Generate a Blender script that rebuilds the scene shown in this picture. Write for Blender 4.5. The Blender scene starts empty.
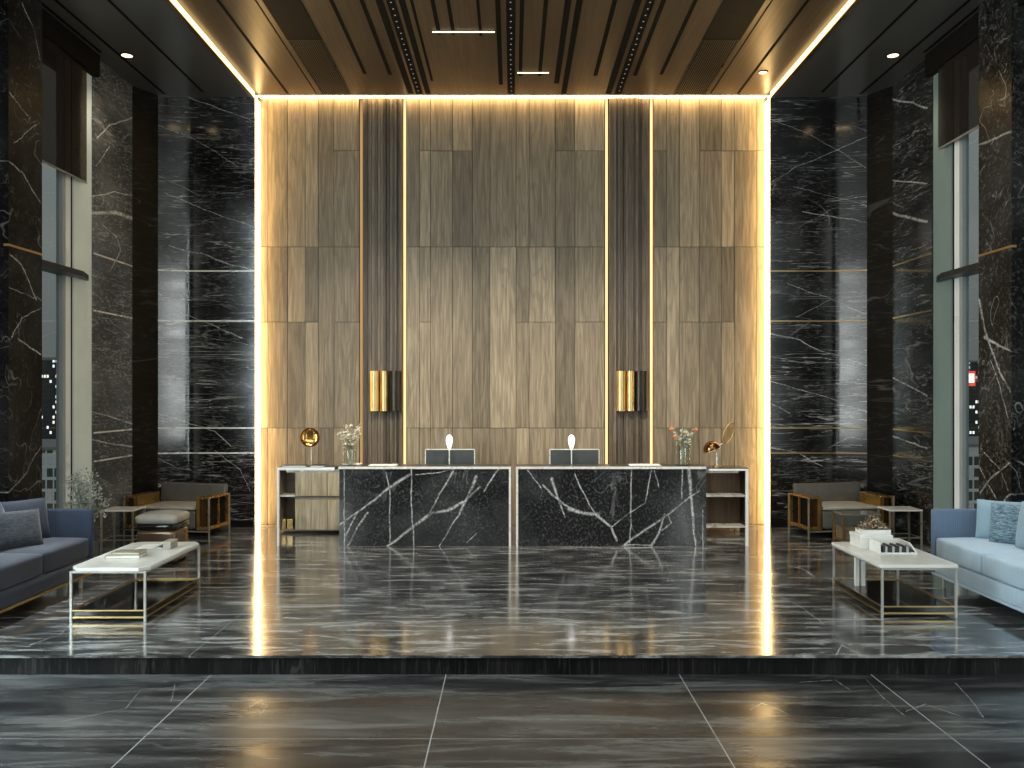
import bpy, bmesh, math, random
from mathutils import Vector, Matrix
random.seed(7)
C = bpy.context.scene.collection
F, CX, HY, EYE = 860.0, 512.5, 394.0, 2.0
def WX(px, Y): return (px-CX)/F*Y
def WZ(py, Y): return EYE-(py-HY)/F*Y
def SY(px, X): return F*abs(X)/abs(px-CX)

# ------------------------------------------------------------------ materials
class Mat:
    def __init__(s, name):
        s.m = bpy.data.materials.new(name); s.m.use_nodes = True
        s.nt = s.m.node_tree; s.nt.nodes.clear()
        s.out = s.nt.nodes.new('ShaderNodeOutputMaterial')
    def n(s, t, ins=None, **props):
        nd = s.nt.nodes.new('ShaderNode'+t)
        for k, v in props.items(): setattr(nd, k, v)
        for k, v in (ins or {}).items():
            if isinstance(v, bpy.types.NodeSocket): s.nt.links.new(v, nd.inputs[k])
            else: nd.inputs[k].default_value = v
        return nd
    def math(s, op, a, b=None, c=None, clamp=False):
        ins = {0: a}
        if b is not None: ins[1] = b
        if c is not None: ins[2] = c
        return s.n('Math', ins, operation=op, use_clamp=clamp).outputs[0]
    def vm(s, op, a, b=None, scale=None):
        ins = {0: a}
        if b is not None: ins[1] = b
        if scale is not None: ins['Scale'] = scale
        nd = s.n('VectorMath', ins, operation=op)
        return nd.outputs['Value'] if op in ('LENGTH', 'DOT_PRODUCT') else nd.outputs['Vector']
    def noise(s, vec, scale=5, detail=3, rough=.55, dist=0.0):
        return s.n('TexNoise', {'Vector': vec, 'Scale': scale, 'Detail': detail, 'Roughness': rough, 'Distortion': dist})
    def rng(s, v, a, b, c=0.0, d=1.0, smooth=True):
        nd = s.n('MapRange', {0: v, 1: a, 2: b, 3: c, 4: d}, interpolation_type='SMOOTHSTEP' if smooth else 'LINEAR')
        nd.clamp = True
        return nd.outputs[0]
    def mix(s, f, a, b):
        nd = s.n('Mix', data_type='RGBA')
        for i, v in ((0, f), (6, a), (7, b)):
            if isinstance(v, bpy.types.NodeSocket): s.nt.links.new(v, nd.inputs[i])
            else: nd.inputs[i].default_value = v if i == 0 else (*v, 1) if len(v) == 3 else v
        return nd.outputs[2]
    def pos(s): return s.n('NewGeometry').outputs['Position']
    def bsdf(s, ins):
        ins = {k: ((*v, 1) if isinstance(v, tuple) and len(v) == 3 and k != 'Normal' else v) for k, v in ins.items()}
        b = s.n('BsdfPrincipled', ins)
        s.nt.links.new(b.outputs[0], s.out.inputs[0]); return b
    def bump(s, h, strength=.2, dist=.01):
        return s.n('Bump', {'Height': h, 'Strength': strength, 'Distance': dist}).outputs[0]

def plain(name, col, rough=.5, metal=0.0, var=.12, scale=6.0, bump=0.0, bscale=60, **extra):
    """procedural surface: base colour with a soft wear variation and fine bump"""
    M = Mat(name)
    tc = M.n('TexCoord').outputs['Object']
    f = M.noise(tc, scale, 4).outputs[0]
    c = M.mix(M.rng(f, .3, .7), tuple(x*(1-var) for x in col), tuple(min(1, x*(1+var)) for x in col))
    ins = {'Base Color': c, 'Metallic': metal, 'Roughness': M.rng(f, .2, .8, max(0.02, rough-.04), rough+.04)}
    if bump: ins['Normal'] = M.bump(M.noise(tc, bscale, 3).outputs[0], bump, .004)
    ins.update(extra); M.bsdf(ins)
    return M.m

def fabric(name, col, rib=0.0, axis=1, var=.1):
    M = Mat(name)
    tc = M.n('TexCoord').outputs['Object']
    f = M.noise(tc, 220, 2).outputs[0]
    big = M.noise(tc, 5, 3).outputs[0]
    c = M.mix(M.rng(f, .3, .7), tuple(x*(1-var) for x in col), tuple(x*(1+var) for x in col))
    c = M.mix(M.rng(big, .3, .75, 0, .25), c, tuple(x*.75 for x in col))
    h = f
    if rib:
        sx = M.n('SeparateXYZ', {0: tc}).outputs[axis]
        w = M.math('SINE', M.math('MULTIPLY', sx, rib))
        h = M.math('ADD', M.math('MULTIPLY', w, 1.2), f)
    M.bsdf({'Base Color': c, 'Roughness': .85, 'Sheen Weight': .25, 'Sheen Roughness': .4,
            'Specular IOR Level': .25, 'Normal': M.bump(h, .35, .004)})
    return M.m

def emit(name, col, strength):
    M = Mat(name)
    f = M.noise(M.n('TexCoord').outputs['Object'], 3, 2).outputs[0]
    e = M.n('Emission', {'Color': (*col, 1), 'Strength': M.rng(f, .2, .8, strength*.96, strength*1.04)})
    M.nt.links.new(e.outputs[0], M.out.inputs[0]); return M.m

def seg_field(M, p2, segs):
    acc = None
    for (a, b, c, d, w0, w1) in segs:
        bx, by = c-a, d-b
        pa = M.vm('SUBTRACT', p2, (a, b, 0))
        h = M.math('MULTIPLY', M.vm('DOT_PRODUCT', pa, (bx, by, 0)), 1/max(1e-9, bx*bx+by*by), clamp=True)
        dv = M.vm('SUBTRACT', pa, M.vm('SCALE', (bx, by, 0), scale=h))
        dist = M.vm('LENGTH', dv)
        w = M.math('MULTIPLY_ADD', h, w1-w0, w0)
        v = M.rng(M.math('DIVIDE', dist, w), .1, 1.0, 1.0, 0.0)
        acc = v if acc is None else M.math('MAXIMUM', acc, v)
    return acc

def poly(pts, w, w1=None):
    w1 = w if w1 is None else w1
    n = len(pts)-1
    return [(*pts[i], *pts[i+1], w+(w1-w)*i/n, w+(w1-w)*(i+1)/n) for i in range(n)]

def marble(name, axes, lines=0.0, lstretch=(.12,.12,2.4), lscale=3.0, streaks=0.0, sstretch=(.25,1.3,1), dark=(.006,.006,.006), grey=(.035,.035,.034), vein=(.62,.61,.57), segs=(), joints=(),
           stretch=(1,1,1), rot=(0,0,0), rough=.12, fine=.5, thin=.5, warp=.03, vscale=.7, fscale=16,
           joint_col=(.45,.44,.42), spec=.5, coat=0.0, bump=0.0, cloud=1.0, rough_var=.05):
    M = Mat(name)
    P = M.pos()
    sep = M.n('SeparateXYZ', {0: P})
    ix = {'x': 0, 'y': 1, 'z': 2}
    p2 = M.n('CombineXYZ', {0: sep.outputs[ix[axes[0]]], 1: sep.outputs[ix[axes[1]]], 2: 0.0}).outputs[0]
    Q = M.n('Mapping', {'Vector': P, 'Rotation': rot, 'Scale': stretch}).outputs[0]
    # clouds
    cl = M.noise(Q, 1.1, 5, .6, .4).outputs[0]
    col = M.mix(M.math('MULTIPLY', M.rng(cl, .4, .75), cloud), dark, grey)
    # fine scratchy calcite hatch
    fn = M.noise(Q, fscale, 5, .7, .15).outputs[0]
    fmask = M.noise(Q, 1.7, 2).outputs[0]
    fv = M.math('MULTIPLY', M.rng(fn, .50, .70), M.rng(fmask, .35, .65, .3, 1.0))
    col = M.mix(M.math('MULTIPLY', fv, fine), col, tuple(x*.42 for x in vein))
    if lines:   # many faint, nearly level hairlines
        LQ = M.n('Mapping', {'Vector': P, 'Rotation': (0, rot[1], rot[2]), 'Scale': lstretch}).outputs[0]
        ln = M.noise(LQ, lscale, 4, .6, .3).outputs[0]
        lv_ = M.rng(M.math('ABSOLUTE', M.math('SUBTRACT', M.math('FRACT', M.math('MULTIPLY', ln, 7.0)), .5)), .0, .07, 1, 0)
        lm = M.rng(M.noise(Q, 2.3, 3).outputs[0], .42, .62)
        col = M.mix(M.math('MULTIPLY', M.math('MULTIPLY', lv_, lm), lines), col, vein)
    sn = None
    if streaks:  # long brushed bands of grey
        SQ = M.n('Mapping', {'Vector': P, 'Rotation': (0, 0, rot[2]), 'Scale': sstretch}).outputs[0]
        sn = M.noise(SQ, 4.2, 6, .68, .5).outputs[0]
        col = M.mix(M.math('MULTIPLY', M.rng(sn, .47, .66), streaks), col, tuple(x*.85 for x in vein))
        col = M.mix(M.math('MULTIPLY', M.rng(sn, .48, .36), streaks), col, tuple(x*.4 for x in dark))
    # long thin veins
    for k, (sc, wd, st) in enumerate(((vscale, .010, 1.0), (vscale*2.1, .012, .7), (vscale*4.3, .016, .35))):
        off = M.vm('ADD', Q, (k*7.3, k*3.1, k*5.7))
        nn = M.noise(off, sc, 3, .45, .9).outputs[0]
        v = M.rng(M.math('ABSOLUTE', M.math('SUBTRACT', nn, .5)), .0, wd, 1, 0)
        mk = M.rng(M.noise(off, sc*1.6, 2).outputs[0], .47, .66)
        col = M.mix(M.math('MULTIPLY', M.math('MULTIPLY', v, mk), thin*st), col, vein)
    if segs:
        nz = M.noise(P, 2.6, 5, .62).outputs[1]
        pw = M.vm('ADD', p2, M.vm('SCALE', M.vm('SUBTRACT', nz, (.5,.5,.5)), scale=warp))
        pw = M.vm('MULTIPLY', pw, (1, 1, 0))
        sv = seg_field(M, pw, segs)
        rag = M.math('MULTIPLY', M.rng(M.noise(P, 34, 5, .8).outputs[0], .38, .60, .12, 1), M.rng(M.noise(P, 3.1, 3, .6).outputs[0], .32, .55, .35, 1))
        col = M.mix(M.math('MULTIPLY', M.math('POWER', sv, 1.3), rag), col, vein)
    ru = M.rng(cl, .3, .7, max(.02, rough-rough_var), rough+rough_var)
    if joints:
        jv = seg_field(M, p2, joints)
        col = M.mix(jv, col, joint_col)
    ins = {'Base Color': col, 'Roughness': ru, 'Specular IOR Level': spec, 'Coat Weight': coat, 'Coat Roughness': rough}
    if bump: ins['Normal'] = M.bump(sn if sn is not None else M.math('ADD', cl, M.math('MULTIPLY', fn, .35)), bump, .02)
    M.bsdf(ins); return M.m

def wood(name, col, uv=True, tone=True, grain=1.0, rough=.42):
    M = Mat(name)
    if uv: V = M.n('UVMap').outputs[0]
    else: V = M.n('TexCoord').outputs['Object']
    if not uv: V = M.n('Mapping', {'Vector': V, 'Rotation': (math.pi/2, 0, 0)}).outputs[0]
    S = M.n('Mapping', {'Vector': V, 'Scale': (9, .45, 1)}).outputs[0]
    g1 = M.noise(S, 3.2, 5, .6, .5).outputs[0]
    S2 = M.n('Mapping', {'Vector': V, 'Scale': (60, 1.2, 1)}).outputs[0]
    g2 = M.noise(S2, 2.0, 3, .6).outputs[0]
    S3 = M.n('Mapping', {'Vector': V, 'Scale': (2.4, .26, 1)}).outputs[0]
    ring = M.noise(S3, 1.6, 2, .4, .5).outputs[0]
    rw = M.math('SINE', M.math('MULTIPLY', ring, 62.0))
    dark = tuple(x*.62 for x in col); lite = tuple(min(1, x*1.2) for x in col)
    c = M.mix(M.rng(g1, .3, .7), dark, lite)
    c = M.mix(M.math('MULTIPLY', M.rng(g2, .45, .7), .35*grain), c, tuple(x*.45 for x in col))
    c = M.mix(M.math('MULTIPLY', M.rng(rw, .35, 1.0), .36*grain), c, tuple(x*.5 for x in col))
    if tone:
        t = M.n('Attribute', attribute_name='tone').outputs['Fac']
        c = M.mix(1.0, c, c)
        mul = M.n('Mix', data_type='RGBA', blend_type='MULTIPLY'); mul.inputs[0].default_value = 1
        M.nt.links.new(c, mul.inputs[6])
        tv = M.n('CombineColor', {0: t, 1: t, 2: t}).outputs[0]
        M.nt.links.new(tv, mul.inputs[7]); c = mul.outputs[2]
    M.bsdf({'Base Color': c, 'Roughness': rough, 'Specular IOR Level': .35,
            'Normal': M.bump(M.math('ADD', g2, M.math('MULTIPLY', rw, .25)), .12, .004)})
    return M.m

def glass(name, tint=(1,1,1), refl=1.0, base=.0):
    M = Mat(name)
    tr = M.n('BsdfTransparent', {'Color': (*tint, 1)})
    gl = M.n('BsdfGlossy', {'Roughness': .02, 'Color': (.95,.97,.97,1)})
    fr = M.n('Fresnel', {'IOR': 1.45}).outputs[0]
    f = M.math('ADD', M.math('MULTIPLY', fr, refl), base, clamp=True)
    f = M.math('MULTIPLY', f, M.math('SUBTRACT', 1.0, M.n('NewGeometry').outputs['Backfacing']))
    mx = M.n('MixShader', {0: f, 1: tr.outputs[0], 2: gl.outputs[0]})
    M.nt.links.new(mx.outputs[0], M.out.inputs[0]); return M.m

# ------------------------------------------------------------------ mesh helpers
def box(bm, x0, x1, y0, y1, z0, z1, bev=0.0, seg=2, mi=0):
    x0, x1 = sorted((x0, x1)); y0, y1 = sorted((y0, y1)); z0, z1 = sorted((z0, z1))
    r = bmesh.ops.create_cube(bm, size=1.0)
    vs = r['verts']
    for v in vs:
        v.co = Vector((x0 if v.co.x < 0 else x1, y0 if v.co.y < 0 else y1, z0 if v.co.z < 0 else z1))
    fs = {f for v in vs for f in v.link_faces}
    for f in fs: f.material_index = mi
    if bev > 0:
        es = {e for v in vs for e in v.link_edges}
        rr = bmesh.ops.bevel(bm, geom=list(es), offset=bev, segments=seg, affect='EDGES', profile=.5)
        for f in rr['faces']: f.material_index = mi
    return bm
def prism(bm, pts, z0, z1, mi=0):
    """vertical prism over an xy outline (counter-clockwise)"""
    a = [bm.verts.new((x, y, z0)) for x, y in pts]; b = [bm.verts.new((x, y, z1)) for x, y in pts]
    n = len(pts)
    bm.faces.new(a[::-1]).material_index = mi; bm.faces.new(b).material_index = mi
    for i in range(n): bm.faces.new((a[i], a[(i+1) % n], b[(i+1) % n], b[i])).material_index = mi
    return bm
def tube(bm, path, r, n=10, caps=True):
    path = [Vector(p) for p in path]
    rs = r if isinstance(r, (list, tuple)) else [r]*len(path)
    rings = []
    up = None
    for i, p in enumerate(path):
        d = (path[min(i+1, len(path)-1)]-path[max(i-1, 0)]).normalized()
        a = d.orthogonal().normalized() if up is None else (up-d*up.dot(d)).normalized()
        up = a; b = d.cross(a)
        rings.append([bm.verts.new(p+(a*math.cos(t)+b*math.sin(t))*rs[i]) for t in [2*math.pi*k/n for k in range(n)]])
    for A, B in zip(rings, rings[1:]):
        for k in range(n): bm.faces.new((A[k], A[(k+1) % n], B[(k+1) % n], B[k]))
    if caps: bm.faces.new(rings[0][::-1]); bm.faces.new(rings[-1])
    return bm
def lathe(bm, prof, cx=0, cy=0, n=28, mat=None):
    """profile [(r,z)] around the vertical axis"""
    rings = []
    for r, z in prof:
        if r < 1e-5: rings.append([bm.verts.new((cx, cy, z))])
        else: rings.append([bm.verts.new((cx+r*math.cos(2*math.pi*k/n), cy+r*math.sin(2*math.pi*k/n), z)) for k in range(n)])
    for A, B in zip(rings, rings[1:]):
        for k in range(n):
            k2 = (k+1) % n
            if len(A) == 1 and len(B) == 1: continue
            if len(A) == 1: bm.faces.new((A[0], B[k2], B[k]))
            elif len(B) == 1: bm.faces.new((A[k], A[k2], B[0]))
            else: bm.faces.new((A[k], A[k2], B[k2], B[k]))
    if mat is not None:
        vs = [v for R in rings for v in R]
        for v in vs: v.co = mat @ v.co
    return bm
def pillow(bm, w, h, t, mat, n=16, p=2.6, k=.45, pinch=.06):
    """soft square cushion in local xz plane, thickness along y"""
    grid = []
    for s in (1, -1):
        g = []
        for i in range(n+1):
            row = []
            for j in range(n+1):
                u, v = -1+2*i/n, -1+2*j/n
                b = max(0.0, (1-abs(u)**p)*(1-abs(v)**p))**k
                x = u*w/2*(1-pinch*(1-v*v)*0.5*abs(u)); z = v*h/2*(1-pinch*(1-u*u)*0.5*abs(v))
                if s == -1 and (i in (0, n) or j in (0, n)): row.append(grid[0][i][j])
                else: row.append(bm.verts.new(mat @ Vector((x, s*t/2*b, z))))
            g.append(row)
        grid.append(g)
    for s, g in enumerate(grid):
        for i in range(n):
            for j in range(n):
                q = (g[i][j], g[i+1][j], g[i+1][j+1], g[i][j+1])
                bm.faces.new(q if s == 1 else q[::-1])
    return bm
def puff(bm, x0, x1, y0, y1, z0, z1, r=.04, crown=.02):
    """upholstered block: rounded box whose top swells softly"""
    box(bm, x0, x1, y0, y1, z0, z1)
    es = list(bm.edges)
    bmesh.ops.subdivide_edges(bm, edges=es, cuts=9, use_grid_fill=True)
    cx, cy, cz = (x0+x1)/2, (y0+y1)/2, (z0+z1)/2
    hx, hy, hz = abs(x1-x0)/2, abs(y1-y0)/2, abs(z1-z0)/2
    for v in bm.verts:
        q = Vector((v.co.x-cx, v.co.y-cy, v.co.z-cz))
        # remap to place rows inside the rounding
        def rm(a, h):
            s = a/h
            return h*math.copysign(abs(s)**.75, s)
        q = Vector((rm(q.x, hx), rm(q.y, hy), rm(q.z, hz)))
        inner = Vector((max(-hx+r, min(hx-r, q.x)), max(-hy+r, min(hy-r, q.y)), max(-hz+r, min(hz-r, q.z))))
        d = q-inner
        if d.length > 1e-6: q = inner+d.normalized()*r
        if q.z > 0:
            q.z += crown*(1-(q.x/hx)**2)*(1-(q.y/hy)**2)
        v.co = Vector((cx, cy, cz))+q
    return bm

def obj(name, bm, mats, parent=None, world=True, smooth=False, label=None):
    if parent is not None and world:
        bm.transform(Matrix.Translation(-Vector(parent.location)))
    bmesh.ops.recalc_face_normals(bm, faces=bm.faces)
    me = bpy.data.meshes.new(name); bm.to_mesh(me); bm.free()
    o = bpy.data.objects.new(name, me); C.objects.link(o)
    for m in (mats if isinstance(mats, (list, tuple)) else [mats]): me.materials.append(m)
    if smooth:
        for p in me.polygons: p.use_smooth = True
        try: me.set_sharp_from_angle(angle=math.radians(40))
        except Exception: pass
    if parent is not None: o.parent = parent
    if label: o['label'] = label
    return o
def NB(): return bmesh.new()
def thing(name, label, cat, loc=(0,0,0), rotz=0.0, group=None):
    o = bpy.data.objects.new(name, None); C.objects.link(o)
    o.empty_display_size = .1
    o.location = loc; o.rotation_euler = (0, 0, rotz); o['label'] = label; o['category'] = cat
    if group: o['group'] = group
    return o
def tag(o, label, cat, group=None):
    o['label'] = label; o['category'] = cat
    if group: o['group'] = group
    return o
def struct(name, bm, m, smooth=False):
    o = obj(name, bm, m, smooth=smooth); o['kind'] = 'structure'; return o

# ------------------------------------------------------------------ shared materials
GOLD   = plain('polished_brass', (.86,.60,.26), .34, 1.0, .08, 4)
GOLDS  = plain('satin_brass', (.62,.42,.17), .32, 1.0, .08, 4)
LEGM   = plain('brushed_table_metal', (.52,.50,.45), .32, .55, .08, 5)
NICKEL = plain('aged_nickel', (.42,.38,.30), .3, .7, .1, 5)
STEEL  = plain('pale_champagne_metal', (.80,.77,.70), .28, .35, .06, 5)
DARKM  = plain('dark_bronze_metal', (.05,.04,.03), .3, .8, .1, 5)
WHITEM = plain('white_lacquer', (.80,.78,.74), .3, 0, .04, 5)
BLACKG = plain('black_glass', (.010,.009,.009), .06, 0, .1, 3)
BLACK  = plain('matte_black', (.008,.007,.006), .7, 0, .1, 8, **{'Specular IOR Level': .08})
STONEW = plain('white_stone_top', (.74,.72,.67), .22, 0, .05, 3)
PAPER  = plain('paper', (.75,.73,.68), .7, 0, .05, 30)
BEIGEC = plain('beige_cover', (.42,.37,.28), .5, 0, .1, 20)
FRAME_LIT = plain('window_frame_green_lit', (.78,.88,.85), .35, 0, .05, 2)  # brighter copy of one grey-green paint, light put into the colour
FRAME_SHADED = plain('window_frame_green_shaded', (.20,.27,.255), .35, 0, .05, 2)  # same paint on the other side, darkened to stand in for shade
FRAMEW = plain('window_frame_white', (.85,.87,.87), .3, 0, .03, 2)
FRAMEM = plain('window_frame_mid_grey', (.33,.36,.36), .4, 0, .05, 2)
LED    = emit('warm_led', (1.0,.68,.29), 14.0)
LEDV   = emit('warm_led_slim', (1.0,.66,.29), 1.25)
LEDC   = emit('warm_led_cove', (1.0,.70,.30), 2.6)
LAMPW  = emit('warm_white_lamp', (1.0,.74,.42), 4.0)
DOTL   = emit('track_spot_lens', (1.0,.95,.88), .22)

# ------------------------------------------------------------------ the setting
YB = 12.90      # marble back walls
YW = 13.15      # wood wall
XS = 5.49       # side walls
ZS, ZC = 6.45, 6.52
XE = 3.87       # edge of the wood wall recess

# floors
fj = [(x, 6.0, x, 13.3, .005, .005) for x in (-4.35, -2.47, 3.30, 5.1)] + \
     [(-7, y, 7, y, .006, .006) for y in (7.5, 9.38, 11.25)]
def fl(px, py): 
    Y = F*EYE/(py-HY); return (WX(px, Y), Y)
fsegs = []
for pts, w in (([(40,596),(120,583),(225,577)], .012), ([(700,560),(745,568),(766,578)], .012), ([(770,592),(800,606),(824,624)], .012),
               ([(790,566),(806,570),(814,577)], .03),
               ([(30,645),(60,634),(70,625)], .010), ([(835,655),(842,645),(860,655)], .012)):
    fsegs += poly([fl(*p) for p in pts], w)
M_FLOOR = marble('dark_marble_floor', 'xy', dark=(.026,.026,.026), grey=(.10,.102,.102), vein=(.56,.56,.55), segs=fsegs, joints=fj,
                 stretch=(.22,1.5,1), rot=(0,0,.06), rough=.12, fine=.55, thin=.30, streaks=.85, sstretch=(.38,2.1,1), warp=.05, vscale=.8, fscale=9, spec=.9, bump=.05, rough_var=.04, coat=.6, joint_col=(.30,.30,.29))
bm = NB(); box(bm, -7, 7, 6.58, 13.4, -.02, 0.0)
struct('floor', bm, M_FLOOR)
M_RISER = marble('black_riser_stone', 'xz', dark=(.004,.004,.004), grey=(.014,.013,.012), stretch=(3.5,1,.25), rough=.4, spec=.2, fine=.14, thin=.05, fscale=10)
bm = NB(); box(bm, -7, 7, 6.60, 13.4, -.40, -.02)
struct('trim_1', bm, M_RISER)
lowj = [(x, -3, x, 6.7, .006, .006) for x in (-4.2, -2.31, -.51, 1.28, 2.75, 4.5)] + [(-7, 5.37, 7, 5.37, .004, .004), (-7, 3.4, 7, 3.4, .004, .004)]
def lf(px, py):
    Y = F*(EYE+.153)/(py-HY); return (WX(px, Y), Y)
lsegs = []
for pts, w in (([(250,707),(258,702),(268,705),(262,712)], .012), ([(750,710),(762,703),(775,708),(790,716)], .008), ([(866,679),(885,700),(905,716)], .006),
               ([(800,682),(835,680),(850,690)], .008), ([(905,712),(925,704),(960,716)], .008), ([(955,683),(975,705),(983,717)], .008),
               ([(175,684),(172,702)], .006), ([(140,690),(125,708),(60,722)], .006), ([(200,742),(300,740)], .005), ([(720,718),(800,716),(880,720)], .004)):
    lsegs += poly([lf(*p) for p in pts], w)
M_LOW = marble('slate_tile_floor', 'xy', streaks=.38, sstretch=(.16,1.1,1), dark=(.013,.013,.014), grey=(.055,.057,.059), vein=(.30,.30,.29), segs=lsegs, joints=lowj,
               joint_col=(.36,.36,.35), stretch=(.25,1.6,1), rot=(0,0,.12), rough=.24, fine=.45, thin=.25, warp=.06, vscale=.7, fscale=7, spec=.55, bump=.10, rough_var=.09)
bm = NB(); box(bm, -7, 7, -3.0, 6.61, -.45, -.153)
struct('floor_lower', bm, M_LOW)

# marble back walls with their drawn veins
def bw(pts, w, w1=None): return poly([(WX(a, YB), WZ(b, YB)) for a, b in pts], w*.62, w1*.62 if w1 else None)
segL = bw([(170,246),(203,254),(234,266),(255,271)], .015, .035) + bw([(185,96),(211,105),(254,122)], .02, .012) + \
       bw([(160,127),(191,137),(219,154),(238,166)], .012) + bw([(168,195),(215,213),(254,227)], .022, .014) + bw([(139,282),(165,296)], .015) + \
       bw([(177,311),(211,324),(242,338)], .012, .03) + bw([(158,413),(186,422),(214,431),(232,447)], .016) + bw([(146,452),(175,466)], .012) + \
       bw([(160,176),(200,196),(254,190)], .008) + bw([(225,160),(254,165)], .012) + bw([(160,340),(205,336),(254,345)], .007) + \
       bw([(215,450),(240,470),(250,490)], .010) + bw([(160,300),(210,300),(254,306)], .006)
segR = bw([(772,182),(797,166),(838,150),(881,131),(887,117)], .013) + bw([(772,119),(807,133),(838,150),(864,170)], .010) + \
       bw([(803,211),(842,219),(881,227)], .018) + bw([(771,334),(799,340),(820,350),(838,355)], .03, .010) + \
       bw([(848,359),(880,373),(900,382)], .018) + bw([(850,362),(890,385)], .012) + bw([(771,382),(806,391),(838,401)], .018, .010) + \
       bw([(787,283),(810,292),(831,299),(862,315)], .014) + bw([(796,317),(831,300)], .009) + bw([(770,403),(790,413)], .012) + \
       bw([(770,447),(799,454),(822,466)], .018) + bw([(829,448),(848,437),(872,440)], .012) + bw([(771,356),(800,362),(836,362)], .008) + \
       bw([(793,187),(830,196),(864,206)], .008) + bw([(800,227),(835,208)], .006)
kw = dict(stretch=(.33,.33,1.5), rot=(0,.16,0), rough=.13, warp=.10, spec=.9, coat=.4, vein=(.60,.59,.56))
M_BWL = marble('black_marble_wall_west', 'xz', segs=segL, fine=.6, thin=.22, lines=.75, vscale=.9, fscale=34, grey=(.035,.034,.032), **kw)
M_BWR = marble('black_marble_wall_east', 'xz', segs=segR, fine=.40, thin=.22, lines=.75, vscale=.9, fscale=34, grey=(.022,.022,.023), **kw)
def back_front(s):
    """outline of a back wall in plan: flat, then a polished slab bent forward to mirror the added lamps as a streak"""
    front = [(s*XE, YB), (s*4.62, YB)]
    x, y = 4.62, YB
    for q in range(14):
        dx = (5.30-4.62)/14; u = 4.62+dx*(q+.5)+.0
        a = 9.4*max(0.0, min(1.0, (u-4.82)/.03))+2.9*max(0.0, (u-4.86)/.44)  # bend shaped so the lamps behind the camera reflect as a bright streak
        y -= dx*math.tan(math.radians(a)); x += dx
        front.append((s*x, y))
    return front
for s, nm, m in ((-1, 'left', M_BWL), (1, 'right', M_BWR)):
    pts = back_front(s)+[(s*5.30, YB+.30), (s*XE, YB+.30)]
    bm = NB(); prism(bm, pts if s > 0 else pts[::-1], 0, ZS+.2)
    struct('wall_back_'+nm, bm, m, smooth=True)
# slanted corner panels (dark) and the side walls
M_CORN = marble('black_marble_corner', 'xz', fine=.08, thin=.12, dark=(.004,.004,.004), grey=(.010,.010,.010), **{**kw, 'rough': .45, 'spec': .12, 'coat': 0.0})
for s, nm in ((-1, 'left'), (1, 'right')):
    bm = NB()
    pts = [(s*5.50, 12.40), (s*5.28, YB-.10), (s*5.28, YB+.3), (s*5.8, YB+.3), (s*5.8, 12.40)]
    prism(bm, pts if s > 0 else pts[::-1], 0, ZS+.2)
    struct('wall_corner_'+nm, bm, M_CORN)
def sw(pts, w, w1=None, X=XS): return poly([(SY(a, X), WZ(b, SY(a, X))) for a, b in pts], w, w1)
segSL = sw([(93,213),(117,213),(134,219)], .035, .05) + sw([(103,225),(117,238),(121,250),(111,270)], .012) + sw([(97,138),(110,125),(134,117)], .014) + \
        sw([(93,196),(115,192),(134,196)], .012) + sw([(93,440),(112,444),(134,447)], .016) + sw([(93,412),(134,424)], .014) + sw([(96,166),(110,146)], .012)
segSR = sw([(889,99),(910,102),(927,108)], .02) + sw([(880,208),(900,216),(927,222)], .03) + sw([(889,180),(927,183)], .014) + \
        sw([(889,376),(927,395)], .016) + sw([(889,435),(927,448)], .018)
M_SL = marble('grey_marble_side_wall', 'yz', segs=segSL, dark=(.06,.062,.062), grey=(.16,.165,.162), vein=(.85,.86,.84), fine=1.0, thin=.3, lines=.3, lstretch=(.2,.2,2.4), stretch=(1,.5,1.5), rough=.22, warp=.06, fscale=26)
M_SR = marble('black_marble_side_wall', 'yz', segs=segSR, fine=.4, thin=.22, lines=.35, lstretch=(.2,.2,2.4), stretch=(1,.4,1.5), rot=(.15,0,0), rough=.16, warp=.06, fscale=26)
for s, nm, m in ((-1, 'left', M_SL), (1, 'right', M_SR)):
    bm = NB(); box(bm, s*XS, s*5.85, 11.26, 12.42, 0, ZS+.2); struct('wall_side_'+nm, bm, m)
# brass inlay lines in the marble
k = 2
for s in (-1, 1):
    for z in (WZ(271,YB), WZ(321,YB), WZ(428,YB), WZ(453,YB)):
        bm = NB()
        fr = back_front(s); pts = [(x, y-.006) for x, y in fr]+[(x, y+.01) for x, y in fr[::-1]]
        prism(bm, pts if s > 0 else pts[::-1], z-.010, z+.010)
        box(bm, s*(XS-.006), s*(XS+.01), 11.27, 12.40, z-.010, z+.010)
        struct('trim_%d' % k, bm, STEEL if s < 0 else GOLDS); k += 1
    bm = NB()
    box(bm, s*(XE+.02), s*5.27, YB-.02, YB+.01, 0, .10); struct('baseboard_'+('left' if s < 0 else 'right'), bm, BLACK)
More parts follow.
